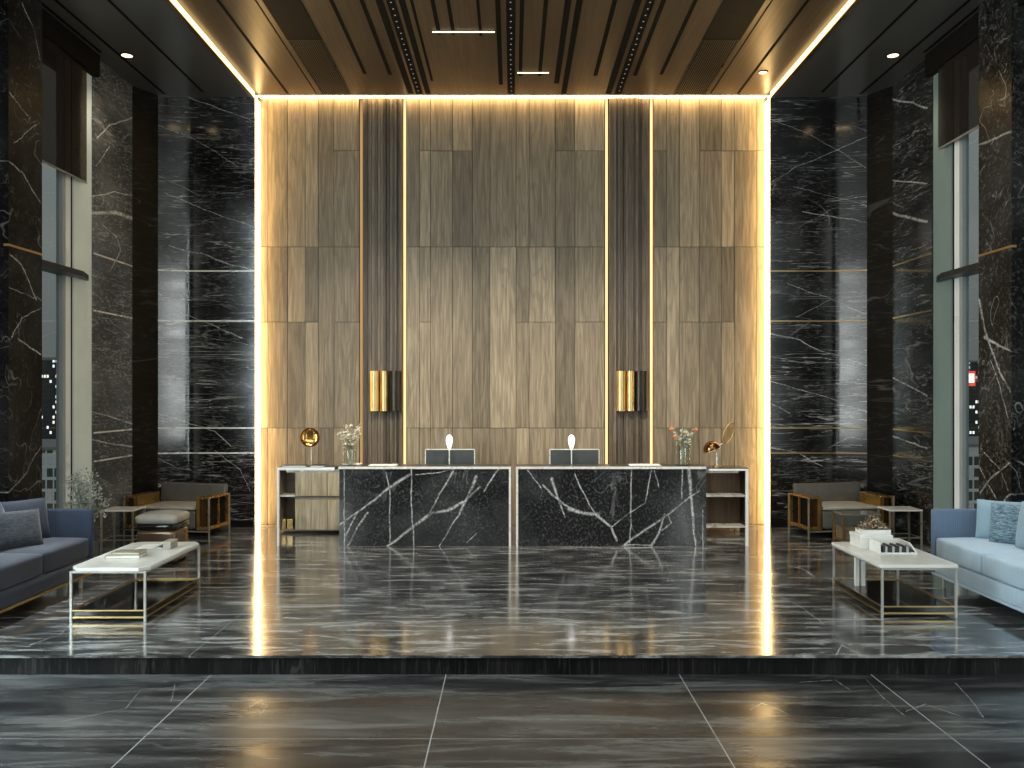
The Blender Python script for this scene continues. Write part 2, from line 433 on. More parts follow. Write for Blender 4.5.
# piers between the window bays
psegR = sw([(979,300),(985,330),(992,350),(1000,372),(1010,392)], .03, .02, 5.35) + sw([(985,338),(1011,352)], .03, .012, 5.35) + \
        sw([(980,492),(992,478),(1010,463)], .02, .02, 5.35) + sw([(979,466),(988,486),(996,500)], .012, .012, 5.35) + sw([(979,145),(990,140),(1011,132)], .02, .02, 5.35) + \
        sw([(1008,418),(1000,385),(990,360)], .012, .012, 5.35) + sw([(984,452),(1000,470),(1008,490)], .010, .010, 5.35) + sw([(1000,510),(1006,498),(1011,494)], .02, .02, 5.35)
psegL = sw([(9,160),(22,172),(40,202)], .012, .016, 5.35) + sw([(12,338),(22,318),(41,308)], .010, .010, 5.35) + sw([(18,340),(40,355)], .014, .014, 5.35) + \
        sw([(9,492),(25,475),(41,446)], .012, .010, 5.35) + sw([(9,255),(22,265),(36,300)], .014, .014, 5.35) + sw([(22,2),(34,30),(40,60)], .012, .012, 5.35) + \
        sw([(9,92),(28,115)], .010, .010, 5.35) + sw([(14,142),(38,124)], .008, .008, 5.35) + sw([(9,288),(41,300)], .007, .007, 5.35)
M_PR = marble('veined_pier_marble_east', 'yz', segs=psegR, fine=.55, thin=.5, stretch=(1,1,1), rough=.32, spec=.15, warp=.10, fscale=24, vscale=1.6)
M_PL = marble('veined_pier_marble_west', 'yz', segs=psegL, fine=.12, thin=.30, stretch=(1,1,1), rough=.35, spec=.08, warp=.10, fscale=22, vscale=1.4)
for s, nm, m, ya, yb in ((-1, 'left', M_PL, 9.13, 9.78), (1, 'right', M_PR, 9.22, 9.87)):
    bm = NB(); box(bm, s*5.35, s*5.90, ya, yb, 0, ZS+.1); struct('wall_pier_'+nm, bm, m)
    bm = NB(); z = WZ(249, 9.4)
    box(bm, s*5.345, s*5.40, ya-.006, yb, z-.012, z+.012); struct('trim_%d' % k, bm, GOLDS); k += 1
    bm = NB(); box(bm, s*5.35, s*5.90, 2.6, 3.3, -.153, ZS+.1); struct('wall_pier_near_'+nm, bm, m)
    bm = NB(); box(bm, s*5.42, s*5.90, -2.9, 11.30, 6.16, ZS+.1); struct('wall_header_'+nm, bm, BLACK)

# ceilings
M_CEILS = plain('dark_side_ceiling', (.10,.096,.088), .35, .2, .1, 1.5)
for s, nm in ((-1, 'left'), (1, 'right')):
    bm = NB(); box(bm, s*(XE+.03), s*5.95, -3, 13.4, ZS, ZS+.25); struct('ceiling_side_'+nm, bm, M_CEILS)
    bm = NB(); box(bm, s*XE, s*(XE+.055), -3, YB, ZS-.012, ZC+.1); struct('trim_%d' % k, bm, plain('bronze_edge', (.42,.26,.10), .3, 1.0, .1, 3)); k += 1
    for xo, ye in ((4.56, 12.67), (5.16, 12.75), (5.36, 11.2)):
        bm = NB(); box(bm, s*(xo-.018), s*(xo+.018), -1, ye, ZS-.004, ZS+.02); struct('trim_%d' % k, bm, BLACK); k += 1
def ceilmat():
    M = Mat('bronze_ceiling')
    P = M.pos()
    S = M.n('Mapping', {'Vector': P, 'Scale': (14, .35, 1)}).outputs[0]
    g = M.noise(S, 2.5, 4, .6).outputs[0]
    S2 = M.n('Mapping', {'Vector': P, 'Scale': (1.2, .05, 1)}).outputs[0]
    g2 = M.noise(S2, 1.2, 2).outputs[0]
    c = M.mix(M.rng(g, .3, .7), (.092,.056,.029), (.152,.096,.049))
    c = M.mix(M.rng(g2, .35, .65, 0, .5), c, (.068,.047,.027))
    M.bsdf({'Base Color': c, 'Roughness': .34, 'Metallic': .35, 'Specular IOR Level': .5, 'Normal': M.bump(g, .05, .003)})
    return M.m
bm = NB(); box(bm, -XE, XE, -3, YW-.13, ZC, ZC+.2); struct('ceiling', bm, ceilmat())

# slots of the bronze ceiling
slots = [(-3.38,12.93,.035), (-2.95,13.0,.014), (-2.08,12.13,.045), (-1.73,12.17,.05), (-1.53,12.93,.085), (-1.27,12.93,.075), (-1.16,12.4,.035),
         (-.92,10.8,.05), (-.74,10.8,.045), (-.40,10.85,.035), (-.17,12.55,.06), (.11,12.2,.05), (.385,12.2,.05), (.64,12.5,.075), (.77,12.93,.075),
         (1.175,12.2,.055), (1.44,12.93,.085), (1.735,12.2,.055), (2.10,12.15,.05), (2.98,13.0,.014), (3.39,12.93,.035)]
for x, ye, w in slots:
    bm = NB(); box(bm, x-w/2, x+w/2, -1, min(ye, YW-.22), ZC-.006, ZC+.02); struct('trim_%d' % k, bm, BLACK); k += 1

# ------------------------------------------------------------------ wood wall
M_WOOD = wood('greyed_oak_planks', (.27,.212,.142))
def plank_bm():
    bm = NB(); uvl = bm.loops.layers.uv.new('UVMap'); tl = bm.faces.layers.float.new('tone')
    spans = [(-3.98, -2.345), (-1.625, 1.41), (2.155, 3.98)]
    for a, b in spans:
        x = a
        while x < b-.01:
            w = random.choice((.17,.20,.24,.27,.30,.34,.40))
            if b-x-w < .14: w = b-x
            x1 = min(b, x+w)
            zz = [0.0, 1.48, 4.25, 6.60]
            if random.random() < .55: zz.append(5.72)
            if random.random() < .5: zz.append(3.10)
            zz.sort()
            for z0, z1 in zip(zz, zz[1:]):
                g = .0035; d = random.uniform(-.004, .004)
                n0 = len(bm.faces)
                box(bm, x+g, x1-g, YW+d, YW+.05, z0+g, z1-g)
                bm.faces.ensure_lookup_table()
                ou, ov = random.uniform(0, 60), random.uniform(0, 60)
                t = random.choice((.66,.78,.88,.95,1.0,1.08,1.2,1.34))
                for f in bm.faces[n0:]:
                    f[tl] = t
                    for l in f.loops: l[uvl].uv = (l.vert.co.x+ou, l.vert.co.z+ov)
            x = x1
    return bm
struct('wall_back', plank_bm(), M_WOOD)
bm = NB(); box(bm, -4.2, 4.2, YW+.051, YW+.25, -.1, 6.8); struct('wall_back_core', bm, BLACK)

# fluted panels, their light lines, sconces
M_FLUTE = wood('dark_fluted_oak', (.145,.11,.078))
def fluted(x0, x1, label):
    bm = NB(); uvl = bm.loops.layers.uv.new('UVMap'); tl = bm.faces.layers.float.new('tone')
    x = x0
    while x < x1-.008:
        w = random.choice((.022,.028,.034,.04,.05)); xe = min(x1, x+w)
        d = random.choice((.0,.012,.022,.034))
        n0 = len(bm.faces)
        box(bm, x+.002, xe-.002, YW-.015-d, YW+.05, 0, 6.52)
        bm.faces.ensure_lookup_table()
        ou, ov = random.uniform(0, 60), random.uniform(0, 60); t = random.choice((.55,.75,.95,1.1,1.35))
        for f in bm.faces[n0:]:
            f[tl] = t
            for l in f.loops: l[uvl].uv = (l.vert.co.x+ou, l.vert.co.z+ov)
        x = xe
    return tag(obj('fluted_panel', bm, M_FLUTE), label, 'wall panel', 'fluted panels of the timber wall')
fluted(-2.285, -1.675, 'tall dark fluted timber strip rising behind the vase of pale stems')
fluted(1.475, 2.095, 'tall dark fluted timber strip beside the vase of orange blossoms')
def ledline(x, lab, m, w=.032):
    bm = NB(); box(bm, x-w/2, x+w/2, YW-.004, YW+.05, 0, 6.52)
    tag(obj('led_strip', bm, m), lab, 'light strip', 'upright light lines in the timber wall')
LEDD = emit('warm_led_dim', (1.0,.60,.24), .40)
ledline(-2.315, 'dim upright light line between fluted strip and planks, above the pale stems', LEDD)
ledline(-1.65, 'bright upright light line between the brass sconce above pale stems and the monitors', LEDV)
ledline(1.44, 'bright upright light line between the monitors and the sconce near orange blossoms', LEDV)
ledline(2.125, 'bright upright light line rising just behind the vase of orange blossoms', LEDV)
# perimeter light of the recess
for s, lab in ((-1, 'tall glowing light strip edging the timber wall beside the dished brass lamp'), (1, 'tall glowing light strip edging the timber wall beside the domed lamp')):
    bm = NB(); box(bm, s*(XE-.012), s*(XE-.001), YB+.07, YW-.006, 0, 6.45)
    tag(obj('led_strip', bm, LED), lab, 'light strip', 'glowing edge of the timber wall')
bm = NB(); box(bm, -XE+.02, XE-.02, YW-.125, YW-.01, ZC, ZC+.03)
tag(obj('led_strip', bm, LED), 'long horizontal light strip along the top edge of the timber wall', 'light strip', 'glowing edge of the timber wall')
for s, lab in ((-1, 'long warm cove light along the ceiling edge above the navy sofa side'), (1, 'long warm cove light along the ceiling edge above the pale blue sofa side')):
    bm = NB(); box(bm, s*(XE-.012), s*(XE-.001), -2, YB-.02, ZS+.0, ZC-.004)
    tag(obj('cove_light', bm, LEDC), lab, 'light strip', 'cove lights of the bronze ceiling')

def sconce(xa, xb, z0, z1, label):
    t = thing('sconce', label, 'wall lamp', ((xa+xb)/2, YW-.05, (z0+z1)/2), 0, 'brass wall sconces')
    w = xb-xa
    bm = NB(); box(bm, xa+.03, xb-.03, YW-.056, YW-.0495, z0+.05, z1-.05); obj('back_plate', bm, DARKM, t)
    for i, (u0, u1, r, mm) in enumerate(((0,.29,1,GOLD), (.31,.58,1,GOLD), (.60,1.0,.85,DARKM))):
        a, b = xa+u0*w, xa+u1*w; c = (a+b)/2; rx = (b-a)/2
        out = []
        for q in range(13):
            an = math.pi*q/12
            out.append((c-rx*math.cos(an), YW-.055-.11*r*math.sin(an)**.6))
        inn = [(c+(x-c)*.94, YW-.055+(y-(YW-.055))*.94) for x, y in out[::-1]]
        bm = NB(); prism(bm, out+inn, z0, z1)
        obj('shade', bm, mm, t, smooth=True, label='dark bronze shade' if mm is DARKM else 'polished brass shade')
sconce(WX(370,13.05), WX(402,13.05), WZ(411,13.05), WZ(371,13.05), 'brass half-tube wall sconce above the vase of pale stems')
sconce(WX(616.5,13.05), WX(648,13.05), WZ(411,13.05), WZ(371,13.05), 'brass half-tube wall sconce near the vase of orange blossoms')

# ------------------------------------------------------------------ ceiling fittings
def vent(x0, x1, label):
    t = thing('ceiling_vent', label, 'vent', ((x0+x1)/2, 11.5, ZC), 0, 'ceiling vents')
    bm = NB(); box(bm, x0, x1, 7.5, 10.94, ZC-.010, ZC+.01); obj('blank_panel', bm, plain('vent_panel', (.014,.011,.008), .6, 0, **{'Specular IOR Level': .1}), t)
    bm = NB(); z = ZC-.014
    for a, b, c, d in ((x0, x1, 10.94, 10.97), (x0, x1, 12.90, 12.93), (x0, x0+.02, 10.94, 12.93), (x1-.02, x1, 10.94, 12.93)): box(bm, a, b, c, d, z, ZC)
    obj('frame', bm, DARKM, t)
    bm = NB(); n = 14
    for i in range(n):
        x = x0+.03+(x1-x0-.06)*(i+.5)/n
        box(bm, x-.006, x+.006, 10.96, 12.91, z, ZC-.002)
    obj('louvre', bm, plain('vent_louvre', (.10,.075,.05), .4, .4), t)
    bm = NB(); box(bm, x0+.01, x1-.01, 10.95, 12.92, ZC-.003, ZC+.005); obj('backing', bm, BLACK, t)
vent(-2.87, -2.43, 'long dark ceiling vent with slatted end, on the navy sofa side')
vent(2.42, 2.90, 'long dark ceiling vent with slatted end, on the pale blue sofa side')
def track(x, w, ye, label):
    t = thing('track_light', label, 'track light', (x, 11, ZC), 0, 'recessed track lights')
    bm = NB(); box(bm, x-w/2, x+w/2, 7, ye, ZC-.010, ZC+.01); obj('channel', bm, BLACK, t)
    y = 9.9
    while y < ye-.05:
        bm = NB(); lathe(bm, [(0, ZC-.014), (.009, ZC-.014), (.011, ZC-.009)], x+random.uniform(-.006,.006), y, 10)
        obj('spot_lens', bm, DOTL, t); y += .17
track(-1.40, .10, 12.93, 'recessed black track light with tiny spots, on the dished brass lamp side')
track(-.02, .11, 12.93, 'recessed black track light with tiny spots over the gap between desks')
track(1.585, .10, 12.93, 'recessed black track light with tiny spots, on the domed lamp side')
def lightbar(px0, px1, py, label):
    Y = F*(ZC-EYE)/(HY-py)
    t = thing('light_bar', label, 'ceiling light', (WX((px0+px1)/2, Y), Y, ZC), 0)
    bm = NB(); box(bm, WX(px0,Y), WX(px1,Y), Y-.02, Y+.02, ZC-.010, ZC+.01, .004, 1); obj('channel', bm, DARKM, t)
    bm = NB(); box(bm, WX(px0,Y)+.006, WX(px1,Y)-.006, Y-.013, Y+.013, ZC-.014, ZC-.0095); obj('diffuser', bm, LAMPW, t)
lightbar(432, 495, 31, 'longer of the two short glowing bars crossing the bronze ceiling')
lightbar(517, 549, 72, 'shorter of the two glowing ceiling bars, nearer the timber wall')
def downlight(px, py, Z, label, r=.085):
    Y = F*(Z-EYE)/(HY-py); x = WX(px, Y)
    t = thing('downlight', label, 'ceiling light', (x, Y, Z), 0, 'ceiling downlights')
    bm = NB(); lathe(bm, [(r, Z+.005), (r, Z-.010), (r*.82, Z-.012), (r*.82, Z-.003)], x, Y); obj('trim_ring', bm, DARKM, t, smooth=True)
    bm = NB(); lathe(bm, [(0, Z-.008), (r*.8, Z-.008), (r*.8, Z+.004)], x, Y); obj('lens', bm, LAMPW, t)
    return x, Y
DL = [downlight(127, 55, ZS, 'round downlight in the dark ceiling above the potted bush'),
      downlight(893, 55, ZS, 'round downlight in the dark ceiling above the black side table by the amber-armed chair'),
      downlight(763, 72, ZC, 'small downlight at the bronze ceiling edge beside the cove light', .07)]

# ------------------------------------------------------------------ windows and the city
GLASS = glass('window_glass', (.80,.84,.84), .8)
M_BLIND = Mat('roller_blind_mesh')
_f = M_BLIND.noise(M_BLIND.pos(), 90, 2).outputs[0]
_d = M_BLIND.n('BsdfDiffuse', {'Color': (.030,.024,.021,1)}); _t = M_BLIND.n('BsdfTransparent', {'Color': (.9,.85,.8,1)})
_x = M_BLIND.n('MixShader', {0: M_BLIND.rng(_f, .3, .7, .30, .42), 1: _d.outputs[0], 2: _t.outputs[0]})
M_BLIND.nt.links.new(_x.outputs[0], M_BLIND.out.inputs[0]); M_BLIND = M_BLIND.m
for wi, (s, ya, zbl, zt) in enumerate(((-1, 9.78, 4.71, 3.50), (1, 9.87, 5.14, 3.48))):
    nm = 'window_%d' % (wi+1)
    bm = NB(); box(bm, s*5.58, s*5.59, ya-.02, 10.60, .05, 6.2)
    w = struct(nm, bm, GLASS)
    def part(n, bm, m):
        o = obj(n, bm, m, w); return o
    bm = NB(); box(bm, s*5.54, s*5.62, 10.59, 10.66, 0, 6.2); part('window_jamb', bm, FRAMEM)
    bm = NB(); box(bm, s*5.535, s*5.62, 10.66, 10.775, 0, 6.2); part('window_frame', bm, FRAMEW)
    bm = NB(); box(bm, s*5.53, s*5.62, 10.775, 10.82, 0, 6.2); part('window_gasket', bm, BLACK)
    bm = NB(); box(bm, s*5.51, s*5.62, 10.80, 11.265, 0, 6.2); part('window_panel', bm, FRAME_LIT if s < 0 else FRAME_SHADED)
    bm = NB(); box(bm, s*5.52, s*5.62, ya, 10.8, 0, .08); part('window_sill', bm, FRAMEM)
    # transom rail with a wedge end
    bm = NB(); prism(bm, sorted([]) or ([(s*5.60, ya), (s*5.36, ya), (s*5.36, 10.75), (s*5.48, 11.12), (s*5.60, 11.12)] if s < 0 else [(s*5.60, 11.12), (s*5.48, 11.12), (s*5.36, 10.75), (s*5.36, ya), (s*5.60, ya)]), zt-.035, zt+.035)
    part('transom_rail', bm, plain('dark_rail', (.02,.02,.02), .35, .3))
    b = NB(); box(b, s*5.445, s*5.452, ya+.01, 11.0, zbl, 6.18)
    t = thing('roller_blind', ('dark brown see-through roller blind over the window behind the potted bush' if s < 0 else 'dark brown see-through roller blind over the window with the red city sign'), 'blind', (s*5.45, 10.4, 6.15), 0, 'roller blinds')
    obj('blind_cloth', b, M_BLIND, t)
    b = NB(); box(b, s*5.44, s*5.457, ya+.01, 11.0, zbl-.022, zbl); obj('hem_bar', b, plain('hem_bar', (.30,.30,.29), .4, .5), t)
    # nearer bays
    bm = NB(); box(bm, s*5.58, s*5.59, 3.3, 9.2, -.1, 6.2); w = struct('window_%d' % (wi+3), bm, GLASS)
    bm = NB()
    for y in (3.32, 5.2, 7.1, 9.05): box(bm, s*5.53, s*5.64, y, y+.08, -.1, 6.2)
    box(bm, s*5.53, s*5.64, 3.3, 9.1, 3.46, 3.54); part('window_frame', bm, FRAMEM)

def facade(name, wall, lit, sx, sz, amount, strength, frame=None, fw=.12, axes=(0, 2)):
    """office front: window grid, some panes lit from inside"""
    M = Mat(name)
    sep = M.n('SeparateXYZ', {0: M.n('TexCoord').outputs['Object']})
    u = M.math('MULTIPLY', M.math('ADD', sep.outputs[0], sep.outputs[1]), 1/sx); v = M.math('MULTIPLY', sep.outputs[2], 1/sz)
    fu = M.math('FRACT', u); fv = M.math('FRACT', v)
    inu = M.math('MULTIPLY', M.math('GREATER_THAN', fu, fw), M.math('GREATER_THAN', fv, fw*1.3))
    cell = M.n('CombineXYZ', {0: M.math('FLOOR', u), 1: M.math('FLOOR', v), 2: 0.0}).outputs[0]
    wn = M.n('TexWhiteNoise', {'Vector': cell}, noise_dimensions='3D')
    on = M.math('MULTIPLY', M.math('LESS_THAN', wn.outputs['Value'], amount), inu)
    col = M.mix(inu, frame or wall, wall)
    ec = M.mix(M.n('SeparateColor', {0: wn.outputs['Color']}).outputs[1], lit, (.8,.9,1))
    M.bsdf({'Base Color': col, 'Roughness': .4, 'Emission Color': ec, 'Emission Strength': M.math('MULTIPLY', on, strength)})
    return M.m
FT = facade('dark_tower_front', (.035,.038,.04), (1,.9,.7), .55, .95, .2, 1.5, (.05,.055,.058), .35)
FO = facade('white_grid_office_front', (.09,.10,.10), (1,.95,.85), .95, 1.5, .3, .14, (.92,.94,.93), .2)
FD = facade('dark_block_front', (.05,.053,.055), (1,.85,.6), .8, 1.1, .2, .5, (.07,.075,.078), .3)
def building(name, label, x0, x1, y0, y1, ztop, m, cap=.4):
    t = thing(name, label, 'building', ((x0+x1)/2, (y0+y1)/2, -60))
    bm = NB(); box(bm, x0, x1, y0, y1, -60, ztop); obj('facade', bm, m, t)
    bm = NB(); box(bm, x0-.15, x1+.15, y0-.15, y1+.15, ztop, ztop+cap); obj('roof_parapet', bm, plain('roof_parapet', (.3,.31,.31), .7), t)
    return t
building('office_building', 'pale grid-fronted office block low in the window behind the potted bush', -80, -50, 110, 130, -5.2, FO)
building('office_tower', 'dark tower with scattered lit windows seen through the window behind the potted bush', -104, -82.5, 160, 175, 8.3, FT, .5)
building('apartment_tower', 'grey tower standing beyond the pale office block, navy sofa side', -82, -66, 190, 205, 3.5, FD)
building('office_building', 'pale grid-fronted office block low in the window with the red sign', 50, 80, 110, 130, -4.8, FO)
tw = building('office_tower', 'dark city tower carrying a lit red rooftop sign', 81.5, 104, 160, 175, 4.2, FT, .5)
sx0, sx1 = WX(966.5,159), WX(976,159); sz0, sz1 = WZ(386,159), WZ(371,159)
bm = NB(); box(bm, sx0, sx1, 159.2, 159.5, sz0, sz1); obj('sign_board', bm, emit('red_sign_face', (1,.10,.06), 1.0), tw, label='glowing red sign board')
bm = NB(); w_ = (sx1-sx0); h_ = sz1-sz0
for a, b in ((.22,.36), (.43,.57), (.64,.78)): box(bm, sx0+a*w_, sx0+b*w_, 158.9, 159.2, sz0+.22*h_, sz0+.72*h_)
box(bm, sx0+.22*w_, sx0+.78*w_, 158.9, 159.2, sz0+.72*h_, sz0+.82*h_)
obj('sign_letter', bm, emit('white_sign_face', (1,.9,.85), 2.2), tw, label='white glyph on the sign')
building('apartment_tower', 'dim tower behind the one with the red rooftop sign', 88, 112, 190, 205, 9.0, FD)

# ------------------------------------------------------------------ reception desks
ZD = 1.045; YD = 11.30; YT = 11.72
def dk(pts, w, w1=None): return poly([(WX(a, YD), WZ(b, YD)) for a, b in pts], w, w1)
def zl(l): return [(330+a/5.39, 455+b/5.39) for a, b in l]
def zr(l): return [(510+a/4.876, 455+b/4.876) for a, b in l]
dsL = dk(zl([(30,390),(170,295),(310,185),(380,130),(430,105)]), .018, .026) + dk(zl([(310,490),(440,390),(540,320)]), .024, .03) + \
      dk(zl([(535,320),(590,215),(670,75)]), .016) + dk(zl([(540,315),(640,300),(715,255)]), .026, .03) + dk(zl([(700,315),(745,220),(785,115)]), .022, .03) + \
      dk(zl([(720,260),(760,215),(805,170)]), .018) + dk(zl([(700,320),(660,370),(590,490)]), .014, .008) + dk(zl([(830,190),(870,130),(910,70)]), .016) + \
      dk(zl([(85,430),(150,310)]), .016) + dk(zl([(95,485),(150,390),(205,310)]), .018) + dk(zl([(440,70),(437,200),(450,490)]), .014) + \
      dk(zl([(305,90),(325,200),(322,470)]), .012) + dk(zl([(75,70),(78,490)]), .010) + dk(zl([(460,105),(560,100),(670,75)]), .010) + dk(zl([(735,470),(790,420)]), .008)
dsR = dk(zr([(85,65),(150,165)]), .014) + dk(zr([(160,150),(210,200),(265,240),(330,275),(400,285),(440,310),(490,350),(520,415)]), .02, .026) + \
      dk(zr([(290,262),(350,280),(425,292)]), .036) + dk(zr([(203,118),(225,190),(270,300)]), .034, .014) + dk(zr([(315,95),(360,190),(410,280)]), .014) + \
      dk(zr([(490,350),(560,300),(660,235)]), .012) + dk(zr([(550,445),(640,380),(740,310),(800,270),(875,210),(925,175)]), .024, .012) + \
      dk(zr([(690,440),(730,370),(755,285)]), .024, .018) + dk(zr([(740,370),(790,330),(770,285)]), .014) + dk(zr([(593,65),(585,430)]), .014) + \
      dk(zr([(870,65),(890,250),(905,440)]), .036, .018) + dk(zr([(838,65),(840,215)]), .014) + dk(zr([(690,75),(660,230)]), .012) + \
      dk(zr([(705,75),(725,155)]), .010) + dk(zr([(938,270),(940,440)]), .010) + dk(zr([(550,440),(690,440)]), .012)
dkw = dict(dark=(.007,.007,.0075), grey=(.030,.031,.032), fine=.34, thin=.18, stretch=(1,1,1), rot=(0,.6,0), rough=.14, warp=.07, fscale=30, vscale=1.4, vein=(.52,.52,.51))
M_DL = marble('black_veined_desk_marble', 'xz', segs=dsL, **dkw)
M_DR = marble('black_veined_desk_slab', 'xz', segs=dsR, **dkw)
xL0, xL1 = WX(335.5,YD), WX(511,YD); xR0, xR1 = WX(516,YD), WX(708,YD)
M_COUNTER = plain('dark_counter_stone', (.035,.034,.032), .3, 0, .3, 6)
def desk(x0, x1, outer, m, label):
    t = thing('reception_desk', label, 'desk', ((x0+x1)/2, 11.6, 0), 0, 'reception desks')
    c = .05
    if outer < 0: o = [(x0, 11.55), (x0+c, YD), (x1-.028, YD), (x1-.028, YT-.03), (x0, YT-.03)]
    else: o = [(x0+.028, YD), (x1-c*.5, YD), (x1, 11.55), (x1, YT-.03), (x0+.028, YT-.03)]
    bm = NB(); prism(bm, o, 0, ZD-.028); obj('front_slab', bm, m, t)
    # pale metal frame: counter top edge plus the upright by the gap
    bm = NB()
    xa, xb = (x0-.01, x1) if outer < 0 else (x0, x1+.01)
    o2 = [(xa, 11.53), (x0+c-.01, YD-.012), (xb, YD-.012), (xb, YT), (xa, YT)] if outer < 0 else [(xa, YD-.012), (x1-c*.5, YD-.012), (xb, 11.53), (xb, YT), (xa, YT)]
    oi = [(x, y+.010) for x, y in o2]
    prism(bm, oi, ZD-.027, ZD); obj('counter_top', bm, M_COUNTER, t)
    bm = NB(); fr = o2[:3]; pts = fr+[(x, y+.0095) for x, y in fr[::-1]]
    prism(bm, pts, ZD-.030, ZD+.001); obj('edge_trim', bm, STEEL, t, label='thin pale metal front edge')
    bm = NB()
    if outer < 0: box(bm, x1-.028, x1, YD-.012, YT, 0, ZD-.028)
    else: box(bm, x0, x0+.028, YD-.012, YT, 0, ZD-.028)
    obj('end_upright', bm, STEEL, t, label='pale metal upright edging the gap')
    bm = NB(); box(bm, x0+.05, x1-.05, YT-.03, 12.32, .71, .74); obj('work_surface', bm, plain('work_surface', (.25,.2,.14), .4), t)
    for xx in (x0+.08, x1-.16):
        bm = NB(); box(bm, xx, xx+.05, YT, 12.28, 0, .71); obj('leg_panel', bm, BLACK, t)
desk(xL0, xL1, -1, M_DL, 'black white-veined marble reception desk beside the dished brass lamp')
desk(xR0, xR1, 1, M_DR, 'black white-veined marble reception desk under the vase of orange blossoms')

def monitor(px, label):
    Y = 11.98; x = WX(px, Y)
    t = thing('monitor', label, 'monitor', (x, Y, .74), 0, 'computer monitors')
    w = WX(475, Y)-WX(425, Y); zt = WZ(449, Y)
    bm = NB(); box(bm, x-w/2+.008, x+w/2-.008, Y, Y+.03, .86, zt-.010, .004, 2); obj('back_cover', bm, plain('monitor_back', (.06,.068,.07), .3, .2), t)
    bm = NB()
    for a, b, c, d in ((x-w/2, x+w/2, zt-.012, zt), (x-w/2, x-w/2+.012, .86, zt), (x+w/2-.012, x+w/2, .86, zt), (x-w/2, x+w/2, .85, .862)): box(bm, a, b, Y-.002, Y+.034, c, d)
    obj('bezel', bm, STEEL, t)
    bm = NB(); box(bm, x-w/2+.012, x+w/2-.012, Y+.031, Y+.036, .862, zt-.012); obj('screen', bm, BLACKG, t)
    bm = NB(); box(bm, x-.04, x+.04, Y-.06, Y-.001, .75, 1.0, .01, 2); box(bm, x-.13, x+.13, Y-.12, Y+.10, .74, .752, .004, 2)
    obj('stand', bm, plain('monitor_stand', (.3,.33,.33), .3, .7), t)
monitor(450, 'dark monitor seen from behind, over the desk beside the dished brass lamp')
monitor(574.5, 'dark monitor seen from behind, over the desk with the orange blossoms')
BULB = emit('white_bulb_glow', (1,.95,.90), 1.6)
def droplamp(px, label):
    Y = 11.80; x = WX(px, Y)
    t = thing('desk_lamp', label, 'lamp', (x, Y, .74), 0, 'white drop-shaped desk lamps')
    bm = NB(); lathe(bm, [(0,.74),(.06,.74),(.06,.752),(.012,.758)], x, Y); obj('base', bm, STEEL, t, smooth=True)
    bm = NB(); tube(bm, [(x,Y,.752),(x,Y,1.235)], .008); obj('stem', bm, STEEL, t, smooth=True)
    z0, z1 = WZ(451,Y), WZ(434.5,Y); h = z1-z0; r = .048
    bm = NB(); lathe(bm, [(0.0,z0),(r*.35,z0+h*.12),(r*.78,z0+h*.38),(r,z0+h*.66),(r*.88,z0+h*.84),(r*.5,z0+h*.96),(0,z1)], x, Y, 20)
    obj('lamp_shade', bm, BULB, t, smooth=True)
droplamp(449.3, 'white drop-shaped lamp before the monitor nearer the dished brass lamp')
droplamp(571.5, 'white drop-shaped lamp before the monitor nearer the orange blossoms')

VGLASS = glass('vase_glass', (.93,.95,.94), 1.0, .03)
def vase(px, py0, py1, hw, label, fl_label, blossoms, fl_px, top):
    Y = 11.52; x = WX(px, Y); z0 = ZD; z1 = WZ(py1, Y); r = hw*Y/F
    t = thing('glass_vase', label, 'vase', (x, Y, z0), 0, 'flower vases')
    bm = NB(); lathe(bm, [(0,z0),(r*.95,z0),(r,z0+.01),(r*.92,z0+.1),(r,z1),(r*.93,z1),(r*.85,z0+.1),(r*.9,z0+.02),(0,z0+.02)], x, Y, 24)
    obj('vase_body', bm, VGLASS, t, smooth=True)
    ft = thing('flower_bunch', fl_label, 'flowers', (x, Y, z0+.021), 0, 'cut flowers')
    st = NB(); lv = NB(); bl = NB(); rnd = random.Random(int(px))
    for i in range(26):
        a = rnd.uniform(0, 2*math.pi); sp = rnd.uniform(.02, (fl_px[1]-fl_px[0])*Y/F/2); zt = WZ(rnd.uniform(top[0], top[1]), Y)
        tip = Vector((x+math.cos(a)*sp, Y+math.sin(a)*sp*.7, zt)); root = Vector((x-math.cos(a)*r*.4, Y-math.sin(a)*r*.4, z0+.025))
        mid = root.lerp(tip, .55)+Vector((0,0,.02)); mid.x = x+(mid.x-x)*.6; mid.y = Y+(mid.y-Y)*.6
        tube(st, [root, mid, tip], .003, 5)
        for q in range(12):
            u = rnd.uniform(.55, 1.0); p = (mid.lerp(tip, (u-.55)/.45))
            d = Vector((rnd.uniform(-1,1), rnd.uniform(-1,1), rnd.uniform(-.2,1))).normalized(); e = d.orthogonal().normalized(); L = rnd.uniform(.025,.052)
            vs = [lv.verts.new(c) for c in (p, p+d*L*.5+e*L*.28, p+d*L, p+d*L*.5-e*L*.28)]
            lv.faces.new(vs)
        if i < blossoms:
            for q in range(9):
                d = Vector((rnd.uniform(-1,1), rnd.uniform(-1,1), rnd.uniform(-.3,1))).normalized()
                bmesh.ops.create_icosphere(bl, subdivisions=1, radius=rnd.uniform(.010,.017), matrix=Matrix.Translation(tip+d*.018))
    return t, ft, st, lv, bl
GREENL = plain('grey_green_leaf', (.40,.42,.34), .5, 0, .3, 30)
PALEL = plain('pale_dried_leaf', (.62,.57,.44), .6, 0, .3, 30)
STEMM = plain('stem', (.32,.29,.19), .6, 0, .2, 20)
t, ft, st, lv, bl = vase(350, 466, 444, 6.8, 'clear glass vase on desk end nearer the dished brass lamp', 'pale dried stems arranged in the glass vase by the dished lamp', 8, (335,364), (424,440))
